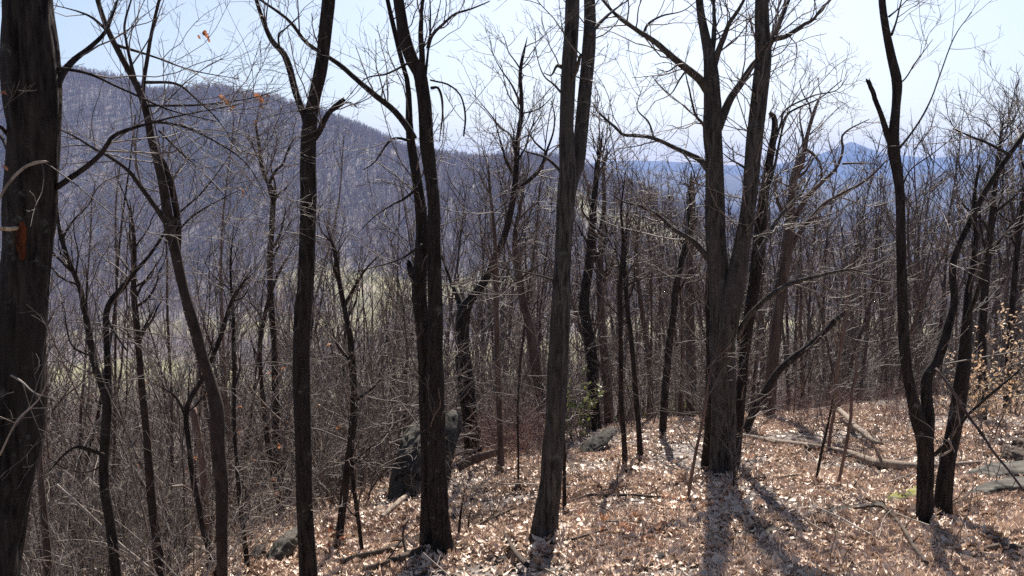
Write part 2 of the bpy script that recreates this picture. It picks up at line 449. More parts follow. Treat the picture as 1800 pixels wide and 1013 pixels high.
def instancer(name, pts, rot, scl, idx, sources, label=None, cat=None, group=None, tone=None):
    """one 'stuff' object: geometry-node instances of unlinked source meshes on points"""
    me = bpy.data.meshes.new(name)
    n = len(pts)
    me.vertices.add(n); me.vertices.foreach_set("co", np.asarray(pts, np.float32).ravel())
    a = me.attributes.new("rot", 'FLOAT_VECTOR', 'POINT'); a.data.foreach_set("vector", np.asarray(rot, np.float32).ravel())
    a = me.attributes.new("scl", 'FLOAT', 'POINT'); a.data.foreach_set("value", np.asarray(scl, np.float32).ravel())
    a = me.attributes.new("idx", 'INT', 'POINT'); a.data.foreach_set("value", np.asarray(idx, np.int32).ravel())
    if tone is not None:
        a = me.attributes.new('tone', 'FLOAT', 'POINT'); a.data.foreach_set('value', np.asarray(tone, np.float32).ravel())
    o = bpy.data.objects.new(name, me); COL.objects.link(o)
    c = bpy.data.collections.new(name + "_sources")
    for i, s in enumerate(sources):
        q = bpy.data.objects.new("%s_source_%02d" % (name, i), s); c.objects.link(q)
    ng = bpy.data.node_groups.new(name + "_scatter", 'GeometryNodeTree')
    ng.interface.new_socket("Geometry", in_out='INPUT', socket_type='NodeSocketGeometry')
    ng.interface.new_socket("Geometry", in_out='OUTPUT', socket_type='NodeSocketGeometry')
    gi = ng.nodes.new("NodeGroupInput"); go = ng.nodes.new("NodeGroupOutput")
    ci = ng.nodes.new("GeometryNodeCollectionInfo"); ci.inputs["Collection"].default_value = c
    ci.inputs["Separate Children"].default_value = True; ci.inputs["Reset Children"].default_value = True
    ip = ng.nodes.new("GeometryNodeInstanceOnPoints"); ip.inputs["Pick Instance"].default_value = True
    def na(nm, t):
        q = ng.nodes.new("GeometryNodeInputNamedAttribute"); q.data_type = t; q.inputs["Name"].default_value = nm
        return [s for s in q.outputs if s.enabled and s.name == "Attribute"][0]
    L = ng.links.new
    L(gi.outputs[0], ip.inputs["Points"]); L(ci.outputs[0], ip.inputs["Instance"])
    L(na("idx", 'INT'), ip.inputs["Instance Index"])
    er = ng.nodes.new("FunctionNodeEulerToRotation"); L(na("rot", 'FLOAT_VECTOR'), er.inputs[0]); L(er.outputs[0], ip.inputs["Rotation"])
    L(na("scl", 'FLOAT'), ip.inputs["Scale"]); L(ip.outputs[0], go.inputs[0])
    md = o.modifiers.new("scatter", 'NODES'); md.node_group = ng
    tag(o, label, cat, group, 'stuff')
    return o

# ================================================================== THE SETTING
def sheet(name, mat, xs, ys, zf, attr=None):
    X, Y = np.meshgrid(xs, ys); Z = zf(X, Y)
    nx, ny = len(xs), len(ys)
    i = np.arange(ny - 1)[:, None] * nx; j = np.arange(nx - 1)[None, :]
    q = np.stack([i + j, i + j + 1, i + nx + j + 1, i + nx + j], -1).reshape(-1, 4)
    b = MB(); b.add(np.stack([X, Y, Z], -1).reshape(-1, 3), q)
    o = b.build(name, mat)
    if attr is not None:
        a = o.data.attributes.new("meadow", 'FLOAT', 'POINT')
        a.data.foreach_set("value", np.clip(attr(X, Y), 0, 1).astype(np.float32).ravel())
    tag(o, kind='structure')
    return o

def meadow_mask(x, y):
    """1 on the open pastures of the valley floor"""
    px = 900 + F * x / np.maximum(y, 1); 
    nz = fbm(x / 70.0, y / 55.0, 77, 4)
    def field(x0, x1, y0, y1, e=35.0):
        dx = np.minimum(x - x0, x1 - x); dy = np.minimum(y - y0, y1 - y)
        return sstep((np.minimum(dx, dy) + nz * 100) / e)
    m = np.zeros_like(x)
    for f in [(-460, -130, 470, 650), (-380, -90, 690, 830), (-120, 90, 500, 650), (-160, 60, 800, 980), (40, 360, 580, 780), (340, 560, 520, 700),
              (60, 420, 1150, 1330), (420, 860, 1350, 1600), (120, 400, 1600, 1850), (-260, -150, 900, 980)]:
        m = np.maximum(m, field(*f))
    return m

u = np.linspace(-1, 1, 421)
gx = 3.5 * np.sinh(u * 8.4)
v_ = np.linspace(-0.42, 1, 460)
gy = 5.0 * np.sinh(v_ * 8.1)
GROUND = sheet("ground", ground_mat(), gx, gy, ground_z, meadow_mask)

def ridge(name, d, prof, mat, back=1600, rough=14, foot=-115, amp=1.0, seed=0):
    pxs = np.linspace(-1500, 3300, 480)
    top = (330 - np.interp(pxs, [p[0] for p in prof], [p[1] for p in prof])) / F * d
    rows = []
    for k, (dy, f) in enumerate([(-1500, 0), (-900, .22), (-500, .5), (-200, .8), (0, 1), (300, .85), (back, 0)]):
        y = d + dy
        x = (pxs - 900) / F * d
        z = foot + (top + CAM[2] - foot) * f + rough * fbm(x / 420, np.full_like(x, y / 300), 40 + seed, 4) * (0.3 + f)
        rows.append(np.stack([x, np.full_like(x, y), z], 1))
    V = np.stack(rows); ny, nx = V.shape[:2]
    i = np.arange(ny - 1)[:, None] * nx; j = np.arange(nx - 1)[None, :]
    q = np.stack([i + j, i + j + 1, i + nx + j + 1, i + nx + j], -1).reshape(-1, 4)
    b = MB(); b.add(V.reshape(-1, 3), q)
    return tag(b.build(name, mat), kind='structure')

MTN = plain_mat("far wooded slope", (0.03, 0.026, 0.028), (0.07, 0.058, 0.055), 0.01)
ridge("mountain", 7400, [(-1500, 300), (600, 300), (1000, 296), (1060, 284), (1120, 283), (1180, 285), (1260, 291), (1330, 292), (1385, 286), (1430, 274),
                         (1462, 263), (1482, 253), (1490, 250), (1512, 259), (1545, 270), (1600, 277), (1640, 279), (1690, 272), (1740, 262),
                         (1790, 256), (1900, 250), (2100, 268), (2600, 262), (3300, 280)], MTN, rough=3, seed=1)
ridge("mountain_ridge", 4600, [(-1500, 330), (700, 330), (950, 308), (1050, 300), (1150, 301), (1250, 306), (1330, 310), (1420, 312), (1480, 316), (1560, 312),
                         (1650, 304), (1720, 292), (1800, 283), (1900, 276), (2200, 285), (3300, 300)], MTN, rough=7, seed=2)

# the air
hz, hnt, hb = nodes("haze air")
hnt.nodes.remove(hb)
pv = N(hnt, "ShaderNodeVolumePrincipled")
pv.inputs["Color"].default_value = (0.30, 0.49, 1.0, 1)
pv.inputs["Density"].default_value = 0.000112
pv.inputs["Anisotropy"].default_value = 0.0
hnt.links.new(pv.outputs[0], hnt.nodes["Material Output"].inputs["Volume"])
bx = MB()
X0, X1, Y0, Y1, Z0, Z1 = -15500, 15500, -200, 9700, -190, 420
bx.add([(x, y, z) for z in (Z0, Z1) for y in (Y0, Y1) for x in (X0, X1)],
       [(0, 2, 3, 1), (4, 5, 7, 6), (0, 1, 5, 4), (2, 6, 7, 3), (0, 4, 6, 2), (1, 3, 7, 5)])
HAZE = tag(bx.build("haze", hz, smooth=False), kind='stuff')

# ================================================================== FAR WOODS (stuff)
def low_tree(seed, nb=12, tw=4, thick=1.0, mat=None):
    g = np.random.default_rng(seed)
    b = MB()
    P, R = grow(np.zeros((1, 3)), np.array([[0, 0, 1.0]]), np.array([10.0]), np.array([0.13 * thick]), 6, 0.06, 0.1, 0.2, g)
    b.tubes(P, R, 4)
    s = sprout(P, R, np.array([10.0]), nb, 0.35, 0.97, 40, (0.22, 0.42), (0.4, 0.6), 0.035 * thick, g=g)
    P1, R1 = grow(*s, 4, 0.2, 0.14, 0.4, g); b.tubes(P1, R1, 3)
    s2 = sprout(P1, R1, s[2], tw, 0.3, 1.0, 40, (0.3, 0.6), (0.5, 0.7), 0.022 * thick, g=g)
    P2, R2 = grow(*s2, 3, 0.25, 0.12, 0.5, g); b.tubes(P2, R2, 3)
    return b.mesh("low_tree_%d" % seed, mat or FARBARK)

FARBARK2 = bark_mat("bark of the valley wood", (0.19, 0.145, 0.12), (0.36, 0.285, 0.24), (0.27, 0.21, 0.175), sc=2, bump=0.0, rough=0.7)
FARBARK = bark_mat("bark of the far wood", (0.18, 0.125, 0.105), (0.31, 0.228, 0.188), (0.24, 0.172, 0.145), sc=2, bump=0.0, rough=0.7)
far_src = [low_tree(900 + k, mat=FARBARK2) for k in range(6)]
far_fat = [low_tree(950 + k, 14, 5, 1.7) for k in range(6)]

def wood(name, n, ymin, ymax, src, smin, smax, label, keep, wide=0.72):
    y = np.sqrt(rng.uniform(ymin ** 2, ymax ** 2, n)); x = rng.uniform(-wide, wide, n) * y
    k = keep(x, y); x, y = x[k], y[k]
    p = np.stack([x, y, ground_z(x, y) - 0.2], 1)
    rot = np.stack([rng.normal(0, .05, len(x)), rng.normal(0, .05, len(x)), rng.uniform(0, 6.28, len(x))], 1)
    return instancer(name, p, rot, rng.uniform(smin, smax, len(x)), rng.integers(0, len(src), len(x)), src, label, 'woodland')

hillside = lambda x, y: (900 + F * x / y < 1380)
wood("hill_woodland", 70000, 760, 1900, far_fat, .9, 2.2, 'bare grey woodland covering the long hill on the left', lambda x, y: (hillside(x, y) | (rng.random(len(x)) < 0.7)) & (rng.random(len(x)) > meadow_mask(x, y) * .985))
wood("valley_woodland", 17500, 150, 820, far_src, .9, 1.9, 'bare woodland of the valley floor around the green pastures',
     lambda x, y: (rng.random(len(x)) > meadow_mask(x, y) * 0.985) & ((y > 300) | (rng.random(len(x)) < 0.9)))
wood("plain_woodland", 30000, 1900, 4200, far_fat, 1.6, 3.0, 'bare woodland of the plain below the blue mountains', lambda x, y: x > -0.1 * y)
print("setting %.1f" % (time.time() - T0))
# ================================================================== TRACED TREES
ROOTS = []
def traced_tree(name, label, d, trunk, limbs=(), stems=(), bark=BARK, twig=TWIG, group=None, sides=20, relief=0.12, furrows=10,
                flare=0.0, dens=1.0, ext=None, auto=0, seed=0, cat="tree", leaves=(), broken=False, twiglen=1.0, tmin_trunk=0.55, ground=True, fine=3):
    g = np.random.default_rng(seed + 101)
    tr = trace(trunk, d)
    if ground:                                  # carry the trunk down into the soil
        zb = float(ground_z(tr[0, 0], tr[0, 1]))
        if tr[0, 2] > zb + 0.02:
            sl = (tr[0, :3] - tr[1, :3]); sl /= max(abs(sl[2]), .2)
            low = tr[0].copy(); low[:3] += sl * (tr[0, 2] - zb); low[3] *= 1.06; low[2] = zb
            tr = np.vstack([low, tr])
        root = tr[0, :3].copy(); root[2] = float(ground_z(root[0], root[1]))
        low = tr[0].copy(); low[2] = root[2] - 0.35; low[3] *= 1.03
        if tr[0, 2] - low[2] > 0.05: tr = np.vstack([low, tr])
    else:
        root = tr[0, :3].copy()
    if ext is None: ext = 4.0 if trunk[-1][1] <= 8 else 0
    top = tr[-1]
    if ext:
        dr = norm(tr[-1, :3] - tr[-2, :3]); dr = norm(dr + np.array([0, 0, 0.5]))
        for q in (0.06, 0.16, 0.4, 0.7, 1.0):
            tr = np.vstack([tr, [*(top[:3] + dr * ext * q + g.normal(0, .03, 3) * ext * q), top[3] * (1 - 0.75 * q)]])
    t = empty(name, root)
    tag(t, label, cat, group)
    ROOTS.append((root[0], root[1], float(tr[0, 3]) * (1 + 2.5 * flare)))
    m = max(10, int(np.sum(np.linalg.norm(np.diff(tr[:, :3], axis=0), axis=1)) / max(0.05, tr[:, 3].mean() * 0.55)))
    q = resample(tr, min(m, 170))
    if not ext and not broken: q[-6:, 3] *= np.linspace(1, .25, 6)
    b = MB(); b.limb(q[:, :3], np.maximum(q[:, 3], .003), sides, relief, furrows, 2.2 / max(q[:, 3].mean() * 14, .6), flare, cap=broken, seed=seed, jag=q[-1, 3] * 3 if broken else 0)
    trunk_o = b.build("trunk", bark, t, root)
    paths = []
    for st in stems:
        s = trace(st["p"], d + st.get("d0", 0), d + st.get("d1", st.get("d0", 0)))
        e = st.get("ext", 3.5 if st["p"][-1][1] <= 8 else 0)
        if st.get("base"):
            zb = float(ground_z(s[0, 0], s[0, 1])) - 0.3
            low = s[0].copy(); low[2] = min(zb, low[2] - .05); s = np.vstack([low, s])
        if e:
            dr = norm(s[-1, :3] - s[-2, :3] + np.array([0, 0, 0.02])); top = s[-1]
            for qq in (0.06, 0.16, 0.4, 0.7, 1.0): s = np.vstack([s, [*(top[:3] + dr * e * qq + g.normal(0, .03, 3) * e * qq), top[3] * (1 - 0.75 * qq)]])
        q2 = resample(s, 70)
        b = MB(); b.limb(q2[:, :3], np.maximum(q2[:, 3], .003), max(10, sides - 6), relief, furrows, 3, flare if st.get("base") else 0, cap=True, seed=seed + 3)
        b.build("stem", st.get("mat", bark), t, root); paths.append(q2)
    lb = []
    for l in limbs:
        p = l["p"] if isinstance(l, dict) else l
        dd = (l.get("d0", 0), l.get("d1", 0)) if isinstance(l, dict) else (0, float(g.uniform(-0.12, 0.12)) * d * 0.6)
        s = trace(p, d + dd[0], d + dd[1])
        q2 = resample(s, 26)
        q2[1:, :3] += np.cumsum(g.normal(0, 1, (25, 3)) * q2[1:, 3:4] * 0.16, axis=0) * np.linspace(0, 1, 25)[:, None] * 0.6
        brk = isinstance(l, dict) and l.get("broken"); b = MB()
        if not brk: q2[:, 3] *= np.linspace(1, .4, 26) ** .7
        b.limb(q2[:, :3], np.maximum(q2[:, 3], .0025), 8, relief * .6, 5, 6, 0, cap=True, seed=seed + 7, jag=q2[-1, 3] * 3 if brk else 0)
        b.build("limb", (l.get("mat") if isinstance(l, dict) else None) or bark, t, root)
        if not (isinstance(l, dict) and l.get("bare")): paths.append(q2)
    # crown: side branches, twigs
    if auto:                                     # side limbs of its own on the upper trunk
        P = resample(tr, 30)[None, :, :]
        H = np.array([float(np.linalg.norm(tr[-1, :3] - tr[0, :3]))])
        s = sprout(P[..., :3], P[..., 3], H, auto, tmin_trunk, 0.98, 42, (0.10, 0.24), (0.35, 0.6), .004, g=g)
        P1, R1 = grow(*s, 14, 0.13, 0.10, 0.3, g)
        for i in range(len(P1)):
            b = MB(); b.tubes(P1[i:i + 1], R1[i:i + 1], 6); b.build("limb", bark, t, root)
        paths += [np.concatenate([P1[i], R1[i][:, None]], 1) for i in range(len(P1))]
    upper = resample(tr, 40); k0 = int(40 * tmin_trunk); paths.append(upper[k0:])
    rmin = 0.0009 * max(d, 5.5) / 3.2
    b = MB()
    PP = np.stack([resample(p, 14) for p in paths])
    LN = np.array([np.sum(np.linalg.norm(np.diff(p[:, :3], axis=0), axis=1)) for p in PP])
    kk = np.maximum(3, (LN * 5.5 * dens).astype(int))
    for i in range(len(PP)):
        P0 = PP[i:i + 1]
        s = sprout(P0[..., :3], P0[..., 3], np.array([1.0]), int(kk[i]), 0.15, 1.0, 48, (0.45 * twiglen, 1.25 * twiglen), (0.3, 0.5), rmin * 1.4, g=g)
        s = (s[0], s[1], s[2] * (0.55 + 0.09 * d * 0.5), np.minimum(s[3], rmin * 3.2))
        P1, R1 = grow(*s, 8, 0.16, 0.05, 0.4, g); b.tubes(P1, R1, 4)
        s2 = sprout(P1, R1, s[2], fine + 1, 0.2, 0.95, 45, (0.3, 0.6), (0.5, 0.8), rmin, g=g)
        P2, R2 = grow(*s2, 6, 0.19, 0.05, 0.5, g); b.tubes(P2, R2, 3)
        if fine >= 2:
            s3 = sprout(P2, R2, s2[2], fine - 1, 0.3, 0.95, 42, (0.3, 0.7), (0.6, 0.9), rmin * .8, g=g)
            P3, R3 = grow(*s3, 4, 0.2, 0.04, 0.6, g); b.tubes(P3, R3, 3)
    b.build("crown", twig, t, root)
    for (px, py, sz) in leaves:
        p = at(px, py, d - 0.3 * g.random())
        o = bpy.data.objects.new("dead_leaf", HANG[int(g.integers(0, 3))]); COL.objects.link(o); o.parent = t
        o.location = p - root; o.scale = (sz / F * d,) * 3
        o.rotation_euler = (1.2 + g.normal(0, .4), g.normal(0, .5), g.uniform(0, 6.28))
    return t, trunk_o, root

HANG = [leaf_mesh("dead_leaf", LEAFO, True, 1.0, 0.7, 60 + k) for k in range(3)]

# --- the thick trunk at the left edge
dL = 4.3
tL, _, rootL = traced_tree("oak_tree", "thick furrowed trunk at the left edge with an orange wound and broken stub", dL,
    [(-22, 1120, 88), (2, 930, 80), (18, 830, 82), (35, 650, 86), (43, 506, 84), (52, 400, 87), (57, 300, 86), (60, 200, 90), (56, 100, 88), (48, 0, 80)],
    limbs=[[(100, 150, 15), (112, 128, 13), (128, 108, 12), (155, 85, 10), (182, 58, 9), (196, 25, 7), (210, -20, 5)],
           [(95, 120, 8), (130, 124, 6), (165, 133, 6), (200, 150, 5), (240, 168, 5), (300, 195, 4), (380, 215, 2)],
           [(100, 330, 11), (125, 312, 11), (150, 295, 11), (180, 268, 10), (198, 240, 9), (228, 226, 8), (262, 216, 6), (320, 200, 4), (420, 180, 2)],
           dict(p=[(-12, 372, 4), (10, 330, 5), (30, 308, 6), (48, 294, 6), (66, 289, 6), (83, 287, 4)], d0=-.25, d1=-.18, mat=DEADW, bare=1, broken=1),
           dict(p=[(40, 402, 8), (28, 401, 8), (12, 402, 8), (-12, 400, 6)], d0=-.05, d1=-.3, mat=SPLIT, bare=1, broken=1),
           [(18, 118, 9), (2, 106, 8), (-20, 95, 6)], [(16, 240, 8), (0, 222, 7), (-25, 208, 6)], [(14, 262, 8), (2, 240, 7), (-20, 222, 6)],
           dict(p=[(20, 660, 4), (40, 672, 4), (62, 690, 3), (100, 700, 2)], d0=-.15, d1=-.4, mat=TWIGP),
           dict(p=[(0, 800, 4), (30, 740, 3), (70, 700, 3), (95, 640, 2)], d0=-.3, d1=-.6, mat=TWIGP)],
    bark=BARK, sides=64, relief=0.19, furrows=15, flare=.3, seed=1, dens=1.5, ext=5, leaves=[(4, 160, 14), (10, 165, 12), (2, 290, 14), (12, 296, 12)])
b = MB()
sp = []
for k in range(9):
    w = 7 * math.sin(math.pi * (k + .5) / 9.2) + 2
    sp.append((*at(38 + 1.5 * math.sin(k), 385 + k * 9, dL - 0.108), w / F * dL))
q = resample(np.array(sp), 20); q[:, 1] += 0.0
b.limb(q[:, :3], q[:, 3] , 12, .25, 6, 20, cap=True, seed=5)
b.build("bark_scar", SCAR, tL, rootL)

# --- crooked slim dark tree leaning left
traced_tree("crooked_tree", "crooked slim dark tree beside the thick left trunk, bending left halfway up", 6.0,
    [(392, 1120, 22), (391, 1013, 20), (390, 930, 21), (390, 850, 24), (383, 786, 25), (381, 721, 26), (370, 671, 20), (357, 631, 20), (345, 581, 18), (322, 505, 17),
     (308, 440, 18), (297, 395, 19), (290, 345, 16), (280, 295, 15), (266, 243, 14), (258, 200, 13), (245, 160, 12), (225, 122, 11), (200, 75, 10), (185, 42, 9), (170, -5, 8)],
    stems=[dict(p=[(312, 450, 12), (313, 405, 12), (308, 360, 12), (298, 315, 11), (285, 280, 9)], d0=.06),
           dict(p=[(250, 175, 8), (253, 140, 7), (257, 115, 7), (266, 60, 6), (281, -5, 5)], d0=.05)],
    limbs=[[(292, 392, 11), (272, 362, 10), (250, 332, 10), (225, 300, 9), (195, 278, 8), (165, 262, 7), (135, 243, 6), (98, 224, 4)],
           [(240, 150, 8), (230, 110, 7), (222, 75, 6), (219, 40, 6), (232, -5, 5)],
           [(262, 213, 6), (320, 222, 5), (380, 250, 4), (430, 285, 3), (470, 345, 2)],
           [(260, 186, 5), (350, 185, 4), (430, 175, 3), (490, 160, 2)],
           [(255, 145, 6), (310, 148, 5), (345, 175, 4), (385, 215, 3), (420, 270, 2)],
           [(280, 230, 5), (320, 270, 4), (360, 305, 3), (405, 355, 2)],
           [(205, 80, 6), (270, 100, 4), (340, 125, 3), (420, 140, 2)],
           [(195, 60, 6), (160, 30, 5), (120, 15, 3), (70, 5, 2)],
           [(300, 420, 5), (340, 380, 4), (390, 350, 3), (430, 330, 2)]],
    bark=BARKS, sides=18, relief=.05, seed=2, dens=2.1, ext=2.5, twiglen=1.3, tmin_trunk=.55,
    leaves=[(392, 175, 18), (399, 183, 16), (408, 192, 17), (455, 170, 17), (462, 177, 16), (470, 170, 15), (460, 186, 14), (428, 336, 18), (436, 333, 13), (376, 210, 11),
            (362, 62, 17), (366, 70, 14), (357, 58, 12), (350, 66, 9)])

# --- straight trunk that forks, with a stub to the right
traced_tree("forked_tree", "straight dark trunk forking high up with a short broken stub to the right", 6.9,
    [(543, 1090, 36), (542, 1013, 33), (538, 930, 31), (535, 850, 30), (532, 746, 31), (530, 680, 30), (530, 606, 29), (533, 540, 29), (537, 500, 28), (540, 420, 28), (542, 350, 27),
     (541, 300, 27), (542, 250, 27), (545, 215, 25), (552, 175, 22), (565, 115, 23), (575, 25, 23), (578, -5, 22)],
    limbs=[[(541, 228, 16), (535, 205, 13), (520, 165, 13), (505, 110, 14), (492, 90, 13), (475, 72, 12), (460, 40, 11), (446, 0, 11), (436, -40, 9)],
           dict(p=[(548, 248, 12), (558, 236, 11), (570, 215, 10), (582, 198, 9), (601, 181, 8)], broken=1),
           [(492, 92, 4), (490, 62, 4), (505, 48, 3), (530, 25, 2)],
           [(585, 196, 3), (612, 180, 3), (628, 188, 2)]],
    bark=BARK, sides=26, relief=.07, furrows=12, seed=3, dens=.55, ext=4.5, tmin_trunk=.86)

# --- twin trunk, centre left
traced_tree("twin_trunk_tree", "tall twin dark trunks in front of the boulder, fused half way up", 7.6,
    [(790, 1030, 50), (787, 1003, 44), (780, 956, 38), (770, 881, 36), (767, 806, 34), (765, 706, 33), (764, 631, 31), (766, 570, 28), (765, 506, 26), (765, 475, 25), (763, 400, 24), (762, 350, 23),
     (756, 300, 24), (750, 250, 26), (747, 190, 24), (738, 130, 24), (725, 108, 23), (712, 70, 22), (705, 30, 19), (700, -5, 18)],
    stems=[dict(p=[(760, 948, 42), (758, 900, 38), (756, 850, 34), (754, 780, 31), (751, 700, 30), (748, 620, 30), (743, 570, 28), (737, 530, 27), (736, 500, 25), (741, 440, 24), (742, 400, 23), (735, 330, 20), (725, 265, 16), (720, 225, 14), (717, 150, 9), (704, 100, 8), (690, 40, 8), (680, -5, 7)], d0=.22, d1=.2, base=1)],
    limbs=[[(728, 245, 14), (715, 222, 13), (690, 192, 12), (660, 168, 12), (625, 138, 11), (600, 115, 11), (570, 95, 10), (540, 75, 10), (510, 35, 9), (480, 12, 8), (455, -5, 7)],
           [(741, 120, 13), (742, 100, 12), (738, 60, 12), (737, 30, 11), (737, -10, 10)],
           [(747, 140, 6), (752, 95, 5), (756, 50, 5), (755, -5, 4)],
           [(752, 85, 7), (760, 62, 7), (780, 42, 6), (800, 25, 6), (830, 15, 5), (862, 2, 4)],
           [(758, 155, 6), (770, 155, 5), (777, 175, 5), (778, 205, 4), (772, 250, 3)],
           [(815, 240, 3), (818, 205, 4), (810, 170, 4), (790, 150, 5), (757, 140, 6)],
           dict(p=[(736, 500, 15), (728, 492, 14), (722, 482, 13), (716, 470, 11)], broken=1, bare=1),
           [(735, 330, 6), (710, 350, 5), (690, 360, 4), (660, 380, 3), (630, 410, 2)],
           [(742, 430, 5), (705, 455, 4), (660, 470, 3), (620, 480, 2)],
           [(728, 250, 6), (690, 245, 5), (660, 285, 4), (640, 300, 3)],
           [(720, 110, 5), (680, 130, 4), (640, 140, 3), (600, 185, 2)]],
    bark=BARK, sides=26, relief=.10, furrows=9, flare=.16, seed=4, dens=1.0, ext=4.5, tmin_trunk=.8)

# --- grey trunk, forked, centre
traced_tree("grey_trunk_tree", "grey lichened trunk standing alone in the leaves, splitting into two stems near the top", 7.7,
    [(950, 968, 52), (954, 950, 50), (960, 905, 45), (967, 856, 42), (971, 800, 40), (975, 756, 38), (978, 700, 37), (980, 656, 37), (983, 600, 36), (985, 556, 35), (987, 506, 32), (990, 450, 30), (995, 350, 31),
     (998, 300, 30), (996, 225, 27), (1000, 125, 26), (1005, 50, 25), (1007, -5, 23)],
    stems=[dict(p=[(1000, 350, 22), (1008, 310, 24), (1017, 280, 25), (1025, 200, 24), (1032, 125, 24), (1037, 50, 22), (1036, -5, 20)], d0=.04, d1=.2)],
    limbs=[[(1003, 145, 8), (1015, 120, 9), (1026, 98, 9)],
           [(988, 118, 8), (978, 116, 6), (968, 132, 4), (955, 128, 3)],
           [(1036, 62, 8), (1050, 45, 7), (1068, 28, 6), (1090, 10, 4), (1120, -10, 3)],
           [(992, 310, 6), (975, 290, 6), (955, 275, 5), (925, 265, 4), (900, 250, 2)],
           [(1000, 180, 5), (975, 150, 4), (955, 130, 3), (940, 80, 2)],
           [(990, 500, 5), (960, 488, 4), (920, 478, 4), (880, 470, 3)]],
    bark=BARKG, sides=30, relief=.09, furrows=13, flare=.17, seed=5, dens=.6, ext=4.5, tmin_trunk=.85)

# --- the biggest tree
d6 = hit(1266, 842)
traced_tree("spreading_oak", "largest grey oak right of centre with several stems and long crooked limbs", d6,
    [(1268, 850, 48), (1269, 830, 46), (1271, 780, 47), (1272, 700, 45), (1271, 620, 45), (1269, 560, 44), (1266, 500, 40), (1261, 450, 36), (1258, 400, 34), (1257, 350, 33), (1255, 280, 30), (1252, 235, 31), (1252, 190, 30),
     (1250, 130, 25), (1246, 95, 19), (1239, 60, 15), (1232, 25, 14), (1229, -5, 13)],
    stems=[dict(p=[(1245, 818, 24), (1248, 770, 22), (1250, 700, 22), (1251, 600, 20), (1250, 500, 20), (1254, 440, 14)], d0=.5, d1=.3, base=1, mat=BARK),
           dict(p=[(1275, 620, 30), (1281, 570, 34), (1288, 530, 36), (1296, 480, 34), (1304, 430, 30), (1313, 380, 28), (1320, 325, 28), (1326, 250, 29), (1335, 170, 28), (1342, 100, 27), (1340, 50, 24), (1340, -5, 22)], d0=-.12, d1=-.2),
           dict(p=[(1290, 812, 24), (1297, 740, 21), (1303, 680, 19), (1309, 620, 19), (1318, 550, 20), (1326, 500, 21), (1335, 420, 21), (1341, 360, 18), (1347, 320, 15), (1355, 270, 13), (1362, 225, 11), (1360, 205, 9), (1353, 198, 7)], d0=.7, d1=.9, base=1, ext=0, mat=BARK)],
    limbs=[[(1247, 165, 18), (1232, 142, 17), (1218, 130, 16), (1200, 116, 15), (1175, 95, 14), (1150, 74, 13), (1128, 60, 12), (1110, 48, 11), (1092, 35, 10), (1075, 18, 9), (1055, -5, 8)],
           [(1246, 300, 14), (1232, 282, 12), (1212, 272, 11), (1190, 262, 10), (1165, 250, 9), (1140, 241, 9), (1115, 239, 9), (1095, 238, 8), (1082, 226, 8), (1062, 210, 7), (1050, 198, 6), (1042, 184, 5)],
           [(1262, 225, 20), (1272, 200, 18), (1284, 172, 16), (1300, 148, 16), (1318, 118, 14), (1335, 98, 12), (1352, 78, 9), (1365, 50, 7)],
           [(1254, 120, 14), (1262, 92, 13), (1273, 65, 12), (1283, 40, 11), (1300, 15, 10), (1312, -8, 9)],
           [(1250, 100, 12), (1256, 55, 11), (1256, 20, 10), (1254, -8, 9)],
           [(1244, 455, 12), (1232, 438, 12), (1215, 422, 11), (1195, 410, 10), (1178, 398, 9), (1162, 382, 8), (1145, 372, 8), (1120, 360, 7), (1096, 355, 5), (1070, 340, 3)],
           [(1246, 240, 7), (1235, 218, 6), (1222, 202, 6), (1212, 160, 5), (1205, 130, 4)],
           [(1345, 85, 16), (1355, 68, 15), (1368, 48, 14), (1380, 22, 13), (1392, -8, 12)],
           [(1350, 72, 12), (1365, 68, 11), (1382, 64, 10), (1400, 52, 9), (1415, 42, 9), (1430, 34, 8), (1445, 15, 8), (1464, -6, 7)],
           dict(p=[(1296, 592, 14), (1306, 572, 12), (1322, 550, 11), (1348, 526, 10), (1380, 505, 10), (1412, 494, 9), (1440, 487, 8), (1470, 480, 7), (1500, 477, 6), (1535, 488, 5), (1560, 497, 4), (1600, 500, 3)], d0=-.1, d1=-.8),
           [(1350, 330, 7), (1362, 290, 6), (1372, 240, 5), (1385, 200, 5), (1440, 172, 4), (1478, 140, 3)],
           [(1358, 262, 6), (1372, 220, 5), (1382, 192, 4), (1430, 168, 4), (1470, 158, 3), (1490, 132, 2)],
           [(1327, 455, 8), (1345, 425, 9), (1362, 395, 9), (1385, 365, 8), (1410, 340, 7), (1428, 305, 5)],
           [(1316, 300, 6), (1302, 290, 5), (1285, 280, 4), (1270, 268, 3)],
           [(1130, 62, 5), (1140, 42, 5), (1165, 28, 4), (1200, 20, 3), (1225, 2, 3)],
           [(1208, 122, 4), (1195, 140, 4), (1180, 165, 3), (1150, 180, 2)],
           [(1150, 245, 4), (1140, 215, 4), (1120, 190, 3), (1130, 150, 2)],
           [(1200, 268, 4), (1215, 290, 3), (1225, 320, 3), (1240, 345, 2)]],
    bark=BARKG, sides=30, relief=.10, furrows=13, flare=.14, seed=6, dens=1.3, ext=4.5, tmin_trunk=.8)

